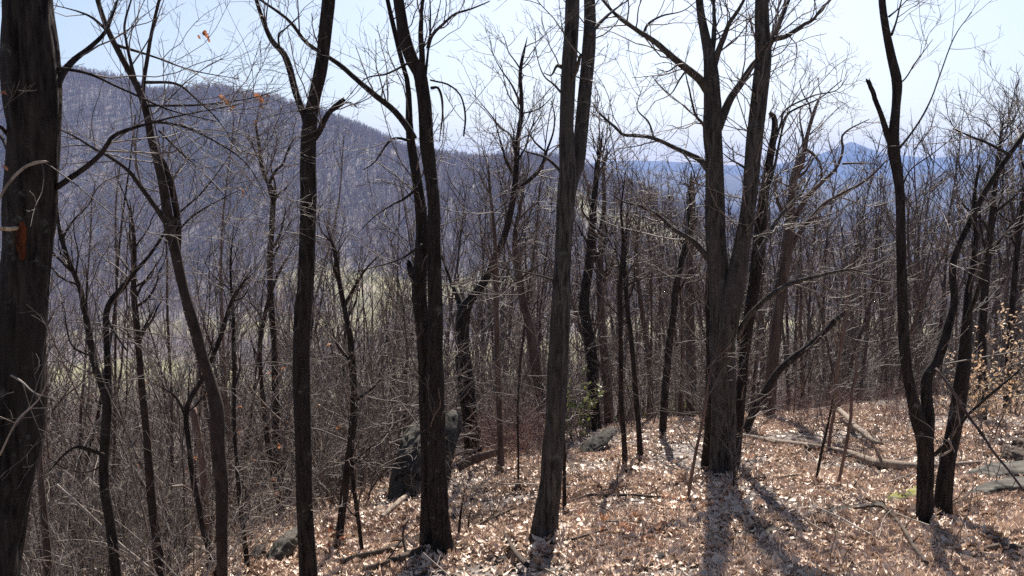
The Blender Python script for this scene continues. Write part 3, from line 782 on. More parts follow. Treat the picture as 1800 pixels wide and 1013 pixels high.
# --- double tree at the right
d9 = 7.25
traced_tree("double_stemmed_tree", "dark double stemmed tree at the right, its left stem with a snapped fork", d9,
    [(1626, 958, 34), (1625, 930, 30), (1626, 870, 28), (1627, 800, 29), (1622, 765, 28), (1612, 735, 25), (1602, 690, 20), (1595, 656, 19), (1589, 600, 19), (1587, 560, 18), (1586, 506, 18), (1584, 450, 17),
     (1582, 350, 16), (1577, 300, 19), (1571, 265, 22), (1571, 235, 19), (1575, 190, 15), (1577, 145, 17), (1567, 100, 15), (1557, 50, 13), (1550, -5, 12)],
    stems=[dict(p=[(1629, 790, 20), (1632, 740, 21), (1628, 690, 19), (1631, 660, 18), (1645, 640, 17), (1657, 610, 16), (1668, 570, 15), (1678, 530, 13), (1674, 480, 12), (1680, 445, 12), (1700, 400, 11), (1730, 340, 10), (1765, 285, 9), (1803, 233, 8)], d0=.1, d1=.3, ext=1.5),
           dict(p=[(1657, 945, 34), (1657, 890, 30), (1661, 850, 28), (1667, 806, 26), (1676, 760, 27), (1684, 716, 27), (1690, 670, 26), (1695, 631, 24), (1699, 580, 20), (1701, 545, 16), (1702, 512, 12), (1710, 470, 10), (1716, 410, 8), (1712, 350, 6), (1722, 290, 4)], d0=.25, d1=.3, base=1)],
    limbs=[dict(p=[(1566, 252, 14), (1558, 232, 12), (1550, 208, 10), (1543, 190, 9), (1535, 165, 9), (1526, 143, 8)], broken=1, bare=1),
           [(1700, 560, 9), (1716, 520, 8), (1730, 470, 7), (1745, 410, 5), (1760, 350, 3)],
           [(1775, 272, 7), (1755, 262, 6), (1730, 250, 6), (1700, 240, 5), (1672, 229, 4)],
           [(1580, 262, 5), (1605, 230, 4), (1625, 198, 4), (1640, 165, 3), (1652, 130, 3), (1678, 62, 3), (1708, 20, 2)],
           [(1572, 150, 4), (1590, 140, 3), (1610, 110, 3), (1640, 70, 2)],
           [(1567, 62, 5), (1575, 40, 4), (1582, 10, 4), (1586, -10, 3)],
           [(1562, 30, 4), (1580, 15, 3), (1600, -5, 3)],
           [(1580, 345, 4), (1600, 300, 3), (1640, 270, 3), (1690, 230, 2)],
           dict(p=[(1642, 800, 8), (1662, 782, 8), (1680, 760, 7), (1700, 731, 7), (1725, 708, 7), (1750, 686, 7), (1775, 665, 6), (1803, 640, 5)], d0=-.1, d1=-.5),
           dict(p=[(1645, 648, 5), (1668, 678, 6), (1700, 728, 7), (1725, 760, 7), (1750, 798, 7), (1775, 826, 7), (1803, 864, 6)], d0=-.1, d1=-.9, mat=BARKM),
           dict(p=[(1655, 801, 4), (1672, 790, 4), (1668, 772, 4), (1680, 795, 3)], d0=-.3, d1=-.5, mat=TWIGP)],
    bark=BARK, sides=22, relief=.07, furrows=9, flare=.14, seed=7, dens=.65, ext=4.5, tmin_trunk=.8)

# ------------------------------------------------------------------ trees of the middle distance, each traced
def mid(name, label, d, trunk, **k):
    kw = dict(bark=BARKM, sides=10, relief=.10, furrows=6, flare=.10, dens=.5, auto=10, fine=2, ext=0)
    kw.update(k)
    return traced_tree(name, label, d, trunk, **kw)

dM = hit(832, 812)
mid("forked_tree", "dark forked trunk rising just right of the boulder", dM + .3,
    [(833, 812, 30), (828, 750, 30), (820, 681, 30), (815, 640, 28), (812, 606, 25), (815, 550, 24), (825, 530, 17), (840, 510, 14), (856, 488, 13), (872, 450, 12), (887, 415, 12), (898, 370, 11), (905, 325, 10), (910, 250, 9), (917, 190, 7), (915, 125, 6), (927, 65, 4)],
    limbs=[[(815, 552, 15), (806, 525, 12), (795, 500, 9), (785, 470, 7), (770, 430, 4)],
           [(903, 340, 9), (920, 325, 8), (940, 308, 8), (952, 290, 7), (960, 265, 6), (970, 235, 5), (972, 205, 4), (965, 180, 3)],
           [(909, 260, 5), (895, 235, 4), (880, 225, 4), (860, 200, 3), (830, 165, 2)],
           [(916, 185, 5), (900, 150, 4), (880, 120, 3), (865, 90, 2)],
           [(960, 268, 4), (940, 250, 4), (925, 225, 3)], [(918, 200, 3), (950, 190, 3), (980, 160, 2)]], bark=BARK, seed=21, sides=16, flare=.2, dens=.9, tmin_trunk=.65, auto=6)
mid("slender_tree", "thin straight tree standing behind the end of the split log", hit(880, 833), [(881, 836, 13), (879, 760, 11), (875, 656, 10), (873, 580, 9), (872, 506, 9), (870, 420, 7), (862, 340, 5), (858, 280, 3)], seed=22)
mid("leaning_tree", "dark tree leaning left just left of the grey lone trunk, behind it", 15.5, [(957, 770, 20), (950, 700, 19), (940, 631, 18), (930, 570, 16), (920, 531, 14), (912, 480, 12), (905, 420, 9), (915, 360, 6), (925, 300, 3)], seed=23, auto=14)
mid("tall_tree", "dark trunk beside the small green bush", hit(1045, 760) + .5, [(1046, 765, 24), (1043, 700, 21), (1040, 631, 20), (1032, 570, 19), (1027, 531, 19), (1038, 450, 16), (1042, 380, 13), (1050, 300, 8), (1060, 230, 4)], bark=BARK, seed=24, auto=14)
mid("tall_tree", "brown trunk behind the green bush, second right of it", 18.5, [(1072, 760, 17), (1068, 680, 16), (1060, 600, 15), (1056, 531, 14), (1055, 450, 12), (1062, 360, 8), (1060, 280, 4)], seed=25)
mid("slender_tree", "thin dark sapling tree on the crest, its foot deep among the leaves", hit(1098, 828), [(1099, 829, 12), (1097, 770, 10), (1092, 706, 9), (1091, 600, 8), (1090, 506, 8), (1096, 430, 6), (1092, 370, 4), (1100, 300, 2)], bark=BARK, seed=26, auto=8)
mid("slender_tree", "thin dark tree on the crest leaning slightly left", hit(1126, 814), [(1126, 815, 12), (1123, 760, 10), (1119, 706, 9), (1110, 600, 9), (1102, 531, 8), (1098, 450, 6), (1105, 360, 4)], bark=BARK, seed=27, auto=8)
mid("slender_tree", "pale slim tree with a bowed stem behind the crest", 19, [(1146, 775, 12), (1145, 740, 11), (1141, 640, 10), (1132, 570, 9), (1125, 521, 8), (1118, 450, 6), (1125, 370, 4)], seed=28)
mid("slender_tree", "dark curved tree on the crest with its shadow at its foot", hit(1164, 770), [(1163, 778, 15), (1166, 740, 14), (1170, 680, 14), (1177, 606, 13), (1183, 560, 13), (1188, 506, 12), (1200, 450, 9), (1210, 380, 6), (1215, 300, 3)], bark=BARK, seed=29)
mid("bare_tree", "dark tree between the boulder's trees and the crooked slim tree, bent near its foot", 8.6, [(592, 1000, 15), (599, 920, 14), (610, 831, 14), (619, 760, 14), (622, 706, 14), (617, 606, 12), (606, 545, 10), (597, 500, 9), (600, 440, 7), (640, 470, 5)][:8] + [(588, 440, 7), (570, 390, 4)],
    limbs=[[(622, 706, 7), (640, 693, 7), (656, 682, 6), (670, 668, 5)], [(620, 815, 5), (640, 795, 5), (664, 776, 4), (690, 752, 3)], [(605, 540, 7), (620, 510, 6), (645, 470, 5), (675, 440, 3)]], bark=BARK, seed=30, auto=8)
mid("slender_tree", "thin young tree in the leaves left of the twin trunks", 8.0, [(641, 1008, 9), (633, 940, 8), (625, 880, 8), (619, 830, 7), (617, 770, 6), (628, 700, 4)], bark=BARK, seed=31, auto=8, tmin_trunk=.3)
mid("forked_tree", "dark slim tree left of the crooked one, forking at mid height", 6.8,
    [(206, 1040, 20), (203, 1000, 19), (195, 931, 18), (183, 856, 18), (183, 800, 17), (186, 756, 18), (188, 706, 17), (178, 675, 13), (166, 640, 12), (155, 581, 11), (147, 540, 10), (140, 506, 9), (120, 455, 8), (105, 408, 7), (100, 350, 5)],
    stems=[dict(p=[(188, 710, 14), (190, 660, 13), (188, 610, 12), (186, 556, 11), (196, 528, 11), (215, 506, 10), (235, 480, 8), (258, 455, 6)], d0=.1, d1=.3, ext=1)],
    limbs=[dict(p=[(182, 800, 8), (160, 792, 8), (135, 786, 7), (112, 800, 6), (85, 830, 5)], d0=-.1, d1=-.4), [(188, 560, 6), (205, 590, 6), (225, 620, 5)],
           [(180, 820, 4), (150, 830, 3), (110, 822, 3), (80, 800, 2)]], bark=BARK, seed=32, auto=10, sides=14, dens=.8)
mid("straight_tree", "straight slim brown trunk between the two crooked trees at the left", 7.6, [(284, 1040, 20), (282, 1000, 18), (276, 950, 17), (269, 900, 16), (262, 820, 15), (257, 756, 14), (250, 690, 13), (245, 631, 12), (239, 560, 11), (235, 506, 10), (236, 430, 8), (228, 350, 5)], seed=33, auto=12, bark=BARKS)
mid("slender_tree", "thin dark trunk close to the right of the thick left trunk", 7.2, [(90, 1050, 15), (87, 1013, 14), (81, 940, 13), (75, 881, 12), (71, 830, 11), (70, 781, 10), (80, 700, 8), (78, 620, 6), (85, 540, 4)], seed=34, auto=10)
mid("crooked_tree", "thin snaking dark tree right against the dead snag", 7.6, [(378, 1000, 12), (370, 970, 12), (358, 935, 11), (350, 890, 11), (340, 846, 10), (333, 790, 10), (327, 731, 10), (335, 700, 9), (355, 668, 9), (375, 625, 8), (390, 586, 8), (405, 536, 7), (425, 500, 6), (445, 480, 4)], bark=BARK, seed=35, auto=7)
mid("dead_snag", "broken light brown dead snag without branches left of the crooked tree", 8.4, [(367, 960, 15), (362, 900, 14), (355, 806, 13), (349, 770, 13), (340, 722, 12)], bark=BARKR, seed=36, auto=0, broken=True, dens=.1, cat="dead tree")
mid("slender_tree", "very thin dark tree between the crooked tree and the straight forked trunk", 8.3, [(436, 1010, 10), (430, 950, 9), (424, 900, 9), (417, 830, 8), (412, 756, 7), (411, 650, 7), (410, 556, 6), (405, 470, 4), (412, 390, 3)], bark=BARK, seed=37, auto=10)
mid("curved_tree", "pale brown curving stem behind the lichened log rock at the left", 11.5, [(500, 950, 13), (492, 890, 12), (480, 831, 11), (471, 780, 10), (464, 720, 9), (458, 650, 8), (458, 600, 8), (470, 536, 7), (490, 480, 5), (520, 430, 3)], bark=BARKS, seed=38, auto=8, flare=.1)
mid("crooked_tree", "crooked tree with orange leaf tufts at its top seen against the wooded hill", 12.5, [(497, 935, 16), (493, 880, 15), (486, 781, 14), (484, 690, 13), (482, 606, 12), (476, 531, 11), (475, 450, 11), (480, 350, 10), (474, 325, 9), (465, 308, 8), (458, 280, 7), (455, 250, 6), (450, 220, 4), (455, 195, 3)],
    limbs=[[(474, 320, 7), (485, 300, 6), (497, 288, 5), (506, 262, 5), (520, 238, 3)]], seed=39, auto=8, bark=BARKS, leaves=[(455, 200, 12), (448, 215, 10), (462, 190, 11)])
mid("tall_tree", "reddish brown trunk with two rising limbs right of the big oak", 17.5, [(1352, 770, 22), (1352, 731, 21), (1356, 660, 20), (1362, 606, 20), (1370, 540, 18), (1382, 460, 17), (1388, 400, 16), (1392, 340, 14), (1398, 300, 11), (1412, 270, 9), (1420, 235, 7), (1430, 200, 6), (1445, 160, 3)],
    limbs=[[(1383, 455, 10), (1400, 418, 10), (1425, 385, 9), (1450, 358, 9), (1480, 340, 8), (1510, 325, 8), (1535, 305, 7), (1560, 279, 5)],
           [(1390, 400, 9), (1405, 370, 9), (1420, 345, 9), (1445, 320, 8), (1470, 295, 7), (1482, 262, 7), (1480, 240, 6), (1495, 225, 5), (1530, 208, 3)],
           [(1482, 288, 5), (1505, 287, 4), (1530, 288, 4)], [(1415, 262, 6), (1430, 272, 6), (1442, 290, 6), (1444, 315, 5)]], seed=40, auto=8, sides=14, bark=BARKM)
mid("leaning_dead_tree", "dark leaning dead trunk slanting to the right behind the big oak", hit(1312, 765), [(1311, 765, 15), (1325, 725, 15), (1350, 681, 14), (1362, 662, 13), (1375, 646, 13), (1400, 625, 12), (1425, 606, 11), (1450, 582, 10), (1472, 560, 9), (1490, 545, 7)], bark=BARK, seed=41, auto=0, dens=.4, broken=True, cat="dead tree")
mid("dead_sapling", "reddish dead sapling standing right of the pale fallen log's middle", hit(1472, 868), [(1472, 868, 7), (1478, 830, 6), (1487, 786, 6), (1496, 730, 6), (1497, 690, 5), (1505, 656, 5), (1504, 622, 4)], bark=BARKR, seed=42, auto=0, dens=.25, broken=True, cat="dead tree")
mid("dead_sapling", "tall thin pinkish dead sapling behind the fallen log", hit(1458, 800), [(1457, 800, 7), (1459, 766, 6), (1470, 700, 6), (1473, 640, 6), (1486, 570, 5), (1492, 500, 5), (1498, 440, 4)], bark=BARKR, seed=43, auto=4, dens=.4, cat="dead tree")
mid("sapling", "dark straight sapling stem just left of the reddish dead sapling", hit(1433, 858), [(1433, 858, 5), (1442, 805, 5), (1450, 770, 5), (1458, 735, 4), (1466, 690, 3)], bark=BARK, seed=44, auto=3, dens=.4)
mid("sapling", "reddish thin leaning sapling left of the big oak's foot", hit(1209, 888), [(1209, 888, 7), (1215, 840, 7), (1225, 786, 6), (1237, 731, 6), (1243, 690, 5), (1250, 640, 3)], bark=BARKR, seed=45, auto=4, dens=.4)
mid("sapling", "short thin dark sapling in the open leaves right of the twin trunks", hit(806, 960), [(805, 962, 5), (808, 920, 5), (812, 890, 4), (818, 857, 3)], bark=BARK, seed=46, auto=3, dens=.3, tmin_trunk=.4)
mid("sapling", "second short sapling stem close right of the twin trunks", hit(823, 950), [(822, 958, 4), (823, 920, 4), (827, 898, 3)], bark=BARK, seed=47, auto=3, dens=.3, tmin_trunk=.4)
mid("sapling", "thin upright stem in front of the grey trunk's left side", hit(911, 862), [(911, 864, 4), (911, 800, 4), (910, 740, 4), (912, 670, 3)], bark=BARK, seed=48, auto=4, dens=.4)
mid("sapling", "thin dark stem touching the right side of the grey lone trunk", hit(993, 910), [(993, 912, 8), (992, 860, 7), (992, 800, 6), (990, 740, 5), (1000, 690, 3)], bark=BARK, seed=49, auto=4, dens=.4)
mid("sapling", "short sapling at the foot of the big oak on its right", hit(1288, 880), [(1288, 884, 4), (1289, 855, 3), (1292, 800, 2)], bark=BARK, seed=50, auto=3, dens=.3)
mid("tall_tree", "dark reddish trunk left of the big oak, hidden partly by it", 21, [(1215, 770, 20), (1216, 700, 19), (1214, 600, 17), (1213, 520, 15), (1212, 440, 12), (1218, 360, 9), (1215, 300, 5)], seed=51, bark=BARKM)
mid("tall_tree", "tall dark tree right of the double stemmed one near the frame edge", 15, [(1728, 800, 17), (1727, 700, 15), (1726, 600, 14), (1732, 500, 13), (1742, 400, 11), (1752, 300, 7), (1765, 200, 3)], bark=BARK, seed=52, auto=14)
mid("tall_tree", "slim dark tree leaning right at the right edge of the picture", 16, [(1768, 790, 14), (1770, 700, 13), (1775, 600, 12), (1784, 480, 10), (1795, 380, 8), (1810, 260, 5), (1815, 180, 3)], bark=BARK, seed=53, auto=14)
print("traced %.1f" % (time.time() - T0))
# ================================================================== THE WOOD BEHIND, tree by tree
def wood_variant(kind, seed):
    g = np.random.default_rng(seed)
    lean = g.normal(0, .06, 2)
    d0 = np.array([[lean[0], lean[1], 1.0]])
    wander, nl, tmin = {"slim": (.035, 16, .4), "forked": (.06, 20, .3), "crooked": (.12, 18, .25)}[kind]
    r0 = {"slim": .075, "forked": .10, "crooked": .085}[kind]
    P, R = grow(np.array([[0, 0, -.15]]), d0, np.array([10.0]), np.array([r0]), 26, wander, .03, .05, g)
    R[0, :3] *= np.array([1.5, 1.15, 1.03])
    tb = MB(); tb.tubes(P, R, 9)
    if kind == "forked":
        i = int(g.integers(8, 13)); a = g.uniform(0, 6.28)
        Pf, Rf = grow(P[:, i], np.array([[.45 * math.cos(a), .45 * math.sin(a), 1]]), np.array([10.0 * (1 - i / 26)]), R[:, i] * .8, 18, .06, .06, .06, g)
        tb.tubes(Pf, Rf, 8)
        lead = [(P, R, nl), (Pf, Rf, 12)]
    else: lead = [(P, R, nl)]
    cb = MB(); lm = MB()
    for PP, RR, k in lead:
        s = sprout(PP, RR, np.array([10.0]), k, tmin, .97, 42, (.14, .30), (.32, .55), .016, g=g)
        P1, R1 = grow(*s, 10, .14, .10, .3, g); lm.tubes(P1, R1, 5)
        s2 = sprout(P1, R1, s[2], 4, .2, .95, 42, (.28, .5), (.45, .7), .008, g=g)
        P2, R2 = grow(*s2, 7, .17, .08, .4, g); cb.tubes(P2, R2, 3)
        s3 = sprout(P2, R2, s2[2], 3, .25, .95, 42, (.3, .6), (.5, .8), .005, g=g)
        P3, R3 = grow(*s3, 5, .18, .06, .6, g); cb.tubes(P3, R3, 3)
    return tb.mesh("trunk", BARKM), lm.mesh("limbs", BARKM), cb.mesh("crown", TWIG)

KINDS = ["slim", "forked", "crooked"]
variants = {k: [wood_variant(k, 300 + 31 * i + j) for j in range(4)] for i, k in enumerate(KINDS)}
LBL = {"slim": "slim bare tree {} the slope, {}", "forked": "forked bare tree {} the slope, {}",
       "crooked": "crooked bare tree {} the slope, {}"}
REG = [(-9999, 320, "left of the crooked tree"), (320, 530, "between crooked and forked tree"), (530, 760, "between forked tree and twin trunks"),
       (760, 980, "between twin trunks and grey trunk"), (980, 1270, "between grey trunk and big oak"),
       (1270, 1600, "between big oak and double tree"), (1600, 9999, "right of the double tree")]
def region(px): return [r[2] for r in REG if r[0] <= px < r[1]][0]
placed = []
def put_tree(px, d, top, kind, sc=1.0):
    x = (px - 900) / F * d; z = float(ground_z(x, d))
    for q in placed:
        if (q[0] - x) ** 2 + (q[1] - d) ** 2 < 1.0: return False
    placed.append((x, d))
    ztop = CAM[2] + (330 - top) / F * d
    h = min(max(ztop - z, 4.5), 23)
    reg = region(px); far = 'high on' if d < 24 else 'partway down' if d < 45 else 'far down'
    t = empty("%s_tree" % ("slender" if kind == "slim" else kind), (x, d, z))
    tag(t, LBL[kind].format(far, reg), "tree", "%s bare trees %s the slope, %s" % (kind, far, reg))
    t.rotation_euler = (0, 0, rng.uniform(0, 6.28)); t.scale = (h / 10,) * 3
    for nm, me in zip(("trunk", "limbs", "crown"), variants[kind][int(rng.integers(0, 4))]):
        o = bpy.data.objects.new(nm, me); COL.objects.link(o); o.parent = t
    return True

def crest_y(x):
    return max(14 + (x - 1.5) * 1.05, 6.0) if x < 1.5 else 14 + min(x - 1.5, 8) * .55
cnt = 0; tries = 0
while cnt < 170 and tries < 6000:
    tries += 1
    px = rng.uniform(-90, 1900)
    d = 12 + 75 * rng.random() ** 1.1
    x = (px - 900) / F * d
    if d < crest_y(x) + 2.5 or d < 10: continue
    base = np.interp(px, [0, 300, 450, 560, 640, 740, 800, 1000, 1300, 1500, 1800], [600, 610, 570, 480, 420, 390, 330, 340, 340, 300, 240])
    top = base + rng.normal(20, 75) + max(0, 24 - d) * 5
    if put_tree(px, d, top, KINDS[int(rng.choice(3, p=[.5, .25, .25]))]): cnt += 1
for px0, px1, m in [(980, 1320, 26), (1320, 1880, 44), (560, 980, 22)]:      # slim dark stems standing close behind the crest
    c2 = 0
    for _ in range(600):
        px = rng.uniform(px0, px1); d = rng.uniform(17.5, 34)
        if d < crest_y((px - 900) / F * d) + 2: continue
        c2 += put_tree(px, d, np.interp(px, [560, 900, 1300, 1800], [420, 300, 330, 240]) + rng.normal(0, 60), "slim")
        if c2 >= m: break
print("individuals", cnt, "%.1f" % (time.time() - T0))

# thin pole saplings, the upright stems of the thicket
def pole_variant(seed):
    g = np.random.default_rng(seed)
    P, R = grow(np.array([[0, 0, -.15]]), np.array([[g.normal(0, .08), g.normal(0, .08), 1.0]]), np.array([6.0]), np.array([.030]), 20, .05, .03, .25, g)
    tb = MB(); tb.tubes(P, R, 6)
    s = sprout(P, R, np.array([6.0]), 9, .3, .97, 38, (.10, .24), (.4, .6), .008, g=g); P1, R1 = grow(*s, 8, .14, .09, .35, g)
    cb = MB(); cb.tubes(P1, R1, 4)
    s2 = sprout(P1, R1, s[2], 4, .2, .95, 42, (.3, .55), (.5, .7), .0045, g=g); P2, R2 = grow(*s2, 6, .18, .06, .5, g); cb.tubes(P2, R2, 3)
    return tb.mesh("trunk", [BARKM, BARKM, BARKS, TWIG, BARKR][seed % 5]), cb.mesh("crown", TWIG)
poles = [pole_variant(800 + k) for k in range(10)]
def put_pole(px, d, lab, grp, sc=(.5, 1.25)):
    x = (px - 900) / F * d
    t = empty("pole_sapling", (x, d, float(ground_z(x, d)))); tag(t, lab, "sapling", grp)
    t.rotation_euler = (0, 0, rng.uniform(0, 6.28)); t.scale = (rng.uniform(*sc),) * 3
    for nm, me in zip(("trunk", "crown"), poles[int(rng.integers(0, 10))]):
        o = bpy.data.objects.new(nm, me); COL.objects.link(o); o.parent = t
for nn, p0, p1, d0, d1, lab in [(22, -60, 440, 6.8, 10, "thin bare pole sapling in the nearest brush, {}"),
                                (70, -60, 520, 9.5, 26, "thin bare pole sapling in the thicket, {}"),
                                (45, 520, 960, 12, 30, "thin bare pole sapling in the brush, {}"),
                                (60, 960, 1880, 16.5, 36, "thin bare pole sapling beyond the crest, {}")]:
    for _ in range(nn):
        for _t in range(50):
            px = rng.uniform(p0, p1); d = rng.uniform(d0, d1)
            if d0 < 7 or d > crest_y((px - 900) / F * d) + 1.2: break
        lb2 = lab.format(region(px)); put_pole(px, d, lb2, lb2.replace('thin bare pole sapling', 'pole saplings'), (.2, .42) if d0 < 7 else (.45, 1.1))

# past the individuals: the rest of the wood down the slope
mid_src = []
for k in KINDS:
    for j in range(2):
        tb = MB(); g = np.random.default_rng(700 + len(mid_src))
        P, R = grow(np.zeros((1, 3)), np.array([[0, 0, 1.0]]), np.array([10.0]), np.array([.075]), 14, .06, .05, .2, g); tb.tubes(P, R, 5)
        s = sprout(P, R, np.array([10.0]), 20, .25, .97, 42, (.15, .32), (.35, .55), .02, g=g); P1, R1 = grow(*s, 6, .16, .1, .3, g); tb.tubes(P1, R1, 3)
        s2 = sprout(P1, R1, s[2], 6, .2, 1, 42, (.3, .55), (.45, .7), .012, g=g); P2, R2 = grow(*s2, 4, .2, .08, .5, g); tb.tubes(P2, R2, 3)
        mid_src.append(tb.mesh("slope_tree_%d" % len(mid_src), FARBARK2))
n = 1400
y = 40 + 230 * rng.random(n) ** 1.3; x = rng.uniform(-.68, .68, n) * y
cy = np.array([crest_y(v) for v in x]); k = y > cy + 9
x, y = x[k], y[k]
instancer("slope_woodland", np.stack([x, y, ground_z(x, y) - .2], 1), np.stack([rng.normal(0, .06, len(x)), rng.normal(0, .06, len(x)), rng.uniform(0, 6.28, len(x))], 1),
          rng.uniform(.5, 1.35, len(x)), rng.integers(0, 6, len(x)), mid_src, 'bare woodland falling away down the slope', 'woodland')

# ------------------------------------------------------------------ brush
def shrub_mesh(seed, mat, h=2.2, stems=6, spread=.5, thick=1.0, kids=6):
    g = np.random.default_rng(seed); b = MB()
    st = np.concatenate([g.normal(0, .12, (stems, 2)), np.full((stems, 1), -.1)], 1)
    di = np.concatenate([g.normal(0, spread, (stems, 2)), np.ones((stems, 1))], 1)
    P, R = grow(st, di, g.uniform(.6, 1.1, stems) * h, g.uniform(.007, .013, stems) * thick, 12, .11, .02, .35, g); b.tubes(P, R, 4)
    s = sprout(P, R, np.full(stems, h), kids, .15, .95, 48, (.22, .45), (.5, .7), .0036 * thick, g=g); P1, R1 = grow(*s, 8, .18, .03, .4, g); b.tubes(P1, R1, 3)
    s2 = sprout(P1, R1, s[2], 4, .2, .95, 45, (.3, .6), (.6, .8), .0027 * thick, g=g); P2, R2 = grow(*s2, 5, .2, .03, .5, g); b.tubes(P2, R2, 3)
    return b.mesh("bare_shrub", mat)

def copies(name, meshes, spots, label, cat, group, scl=(.7, 1.3), tilt=.05):
    out = []
    for i, (x, y) in enumerate(spots):
        o = bpy.data.objects.new(name, meshes[i % len(meshes)]); COL.objects.link(o)
        o.location = (x, y, float(ground_z(x, y))); s = rng.uniform(*scl); o.scale = (s, s, s)
        o.rotation_euler = (rng.normal(0, tilt), rng.normal(0, tilt), rng.uniform(0, 6.28))
        rg = region(900 + F * x / y)
        tag(o, label + ', ' + rg, cat, group + ', ' + rg); out.append(o)
    return out

def scatter(n, pxr, dr, test=lambda x, y: True, pw=1.0):
    out = []
    while len(out) < n:
        px = rng.uniform(*pxr); d = dr[0] + (dr[1] - dr[0]) * rng.random() ** pw; x = (px - 900) / F * d
        if test(x, d): out.append((x, d))
    return out

grey_sh = [shrub_mesh(400 + k, TWIG, 2.4, 6, .35) for k in range(4)]
pale_sh = [shrub_mesh(410 + k, TWIGP, 2.0, 7, .45) for k in range(4)]
red_sh = [shrub_mesh(420 + k, TWIGR, 1.3, 10, .5, .8, 5) for k in range(3)]
past = lambda m: (lambda x, y: y > crest_y(x) + m)
copies("bare_shrub", grey_sh, scatter(30, (-60, 640), (9.5, 24), past(.6), 1.0), "grey many stemmed bare shrub in the thicket", "shrub", "grey bare shrubs of the left thicket", (.8, 1.9))
copies("pale_shrub", pale_sh, scatter(20, (-60, 560), (8, 17), past(-.2), 1.2), "pale twiggy bare shrub in the thicket", "shrub", "pale bare shrubs of the left thicket", (.7, 1.5))
copies("bare_shrub", grey_sh, scatter(40, (560, 1000), (11, 26), past(1.0)), "grey bare shrub in the brush", "shrub", "grey bare shrubs behind the boulder", (.7, 1.7))
copies("bare_shrub", grey_sh, scatter(36, (1000, 1900), (16, 32), past(1.2)), "grey bare shrub beyond the crest", "shrub", "grey bare shrubs beyond the crest", (.7, 1.7))
copies("reddish_shrub", red_sh, scatter(18, (1380, 1660), (14.5, 19), past(-2.5)), "low reddish twiggy shrub near the log", "shrub", "reddish shrubs behind the log", (.4, .8))
copies("reddish_shrub", red_sh, scatter(16, (850, 960), (13, 17), past(.2)), "low reddish twiggy shrub by the boulder", "shrub", "reddish shrubs by the boulder", (.6, 1.1))
copies("bare_shrub", grey_sh, scatter(16, (-60, 430), (6.8, 9.5)), "grey shrub in the nearest brush", "shrub", "nearest grey shrubs at the lower left", (.45, .85))
copies("pale_shrub", pale_sh, scatter(10, (-60, 400), (6.4, 9)), "pale shrub in the nearest brush", "shrub", "nearest pale shrubs at the lower left", (.4, .75))
# thicket beyond counting
th = [shrub_mesh(440 + k, [TWIG, TWIGP, TWIG, TWIGR][k], 2.6, 5, .3, 1.25, 5) for k in range(4)]
n = 480
y = 9 + 50 * rng.random(n) ** 1.4; x = rng.uniform(-.66, .66, n) * y
cy = np.array([crest_y(v) for v in x]); k = y > cy + 3; x, y = x[k], y[k]
instancer("undergrowth", np.stack([x, y, ground_z(x, y)], 1), np.stack([rng.normal(0, .1, len(x)), rng.normal(0, .1, len(x)), rng.uniform(0, 6.28, len(x))], 1),
          rng.uniform(.5, 1.6, len(x)), rng.choice(4, len(x), p=[.45, .2, .25, .1]), th, 'tangled bare undergrowth on the slope', 'undergrowth')

# beech brush with tan leaves at the right, small green bush at the crest
def leafy(name, label, cat, px, py, d, h, stems, nleaf, mat, lmeshes, lsize, seed, spread=.4, on_ground=True):
    g = np.random.default_rng(seed)
    x = (px - 900) / F * d; z = float(ground_z(x, d)); root = np.array([x, d, z])
    t = empty(name, root); tag(t, label, cat)
    b = MB()
    st = np.concatenate([g.normal(0, .15, (stems, 2)), np.full((stems, 1), -.1)], 1); di = np.concatenate([g.normal(0, spread, (stems, 2)), np.ones((stems, 1))], 1)
    P, R = grow(st, di, g.uniform(.6, 1.1, stems) * h, g.uniform(.008, .014, stems), 10, .1, .02, .35, g); b.tubes(P, R, 4)
    s = sprout(P, R, np.full(stems, h), 8, .2, .98, 52, (.25, .5), (.5, .7), .004, g=g); P1, R1 = grow(*s, 7, .15, .0, .4, g); b.tubes(P1, R1, 3)
    b.build("stems", mat, t)
    lb = MB(); B = len(P1)
    src = [np.array([v.co[:] for v in m.vertices]) for m in lmeshes]; fs = [np.array([p.vertices[:] for p in m.polygons]) for m in lmeshes]
    for _ in range(nleaf):
        i = int(g.integers(0, B)); k = int(g.integers(1, 7)); p = P1[i, k] + g.normal(0, .03, 3)
        q = int(g.integers(0, len(src)))
        rot = np.array(Matrix.Rotation(g.uniform(0, 6.28), 3, 'Z') @ Matrix.Rotation(g.normal(.6, .6), 3, 'X') @ Matrix.Rotation(g.normal(0, .6), 3, 'Y'))
        lb.add(src[q] @ rot.T * g.uniform(.7, 1.3) * lsize + p, fs[q])
    o = lb.build("leaves", lmeshes[0].materials[0], t); o["kind"] = "stuff"
    return t
beech = [leaf_mesh("beech_leaf", LEAFB, False, 1.0, .5, 80 + k) for k in range(3)]
needle = [leaf_mesh("needle_spray", LEAFG, True, 1.0, .2, 90 + k) for k in range(2)]
for k, (px, d, h, lab) in enumerate([(1765, 13.2, 1.5, "young beech brush full of tan leaves at the right edge, nearest the rock slab"),
                                     (1735, 15.0, 1.9, "tan leaved beech brush just right of the double stemmed tree"),
                                     (1800, 15.6, 2.4, "tallest tan leaved beech brush, at the right frame edge"),
                                     (1700, 16.2, 1.2, "small sparse tan leaved brush behind the second right stem")]):
    leafy("beech_shrub", lab, "shrub", px, 0, d, h, 8, [360, 400, 400, 120][k], TWIG, beech, .065, 500 + k)
leafy("evergreen_bush", "small yellow green evergreen bush at the crest beside a dark trunk", "bush", 1024, 0, hit(1030, 775) + .3, 1.15, 8, 320, TWIG, needle, .085, 510, .18)
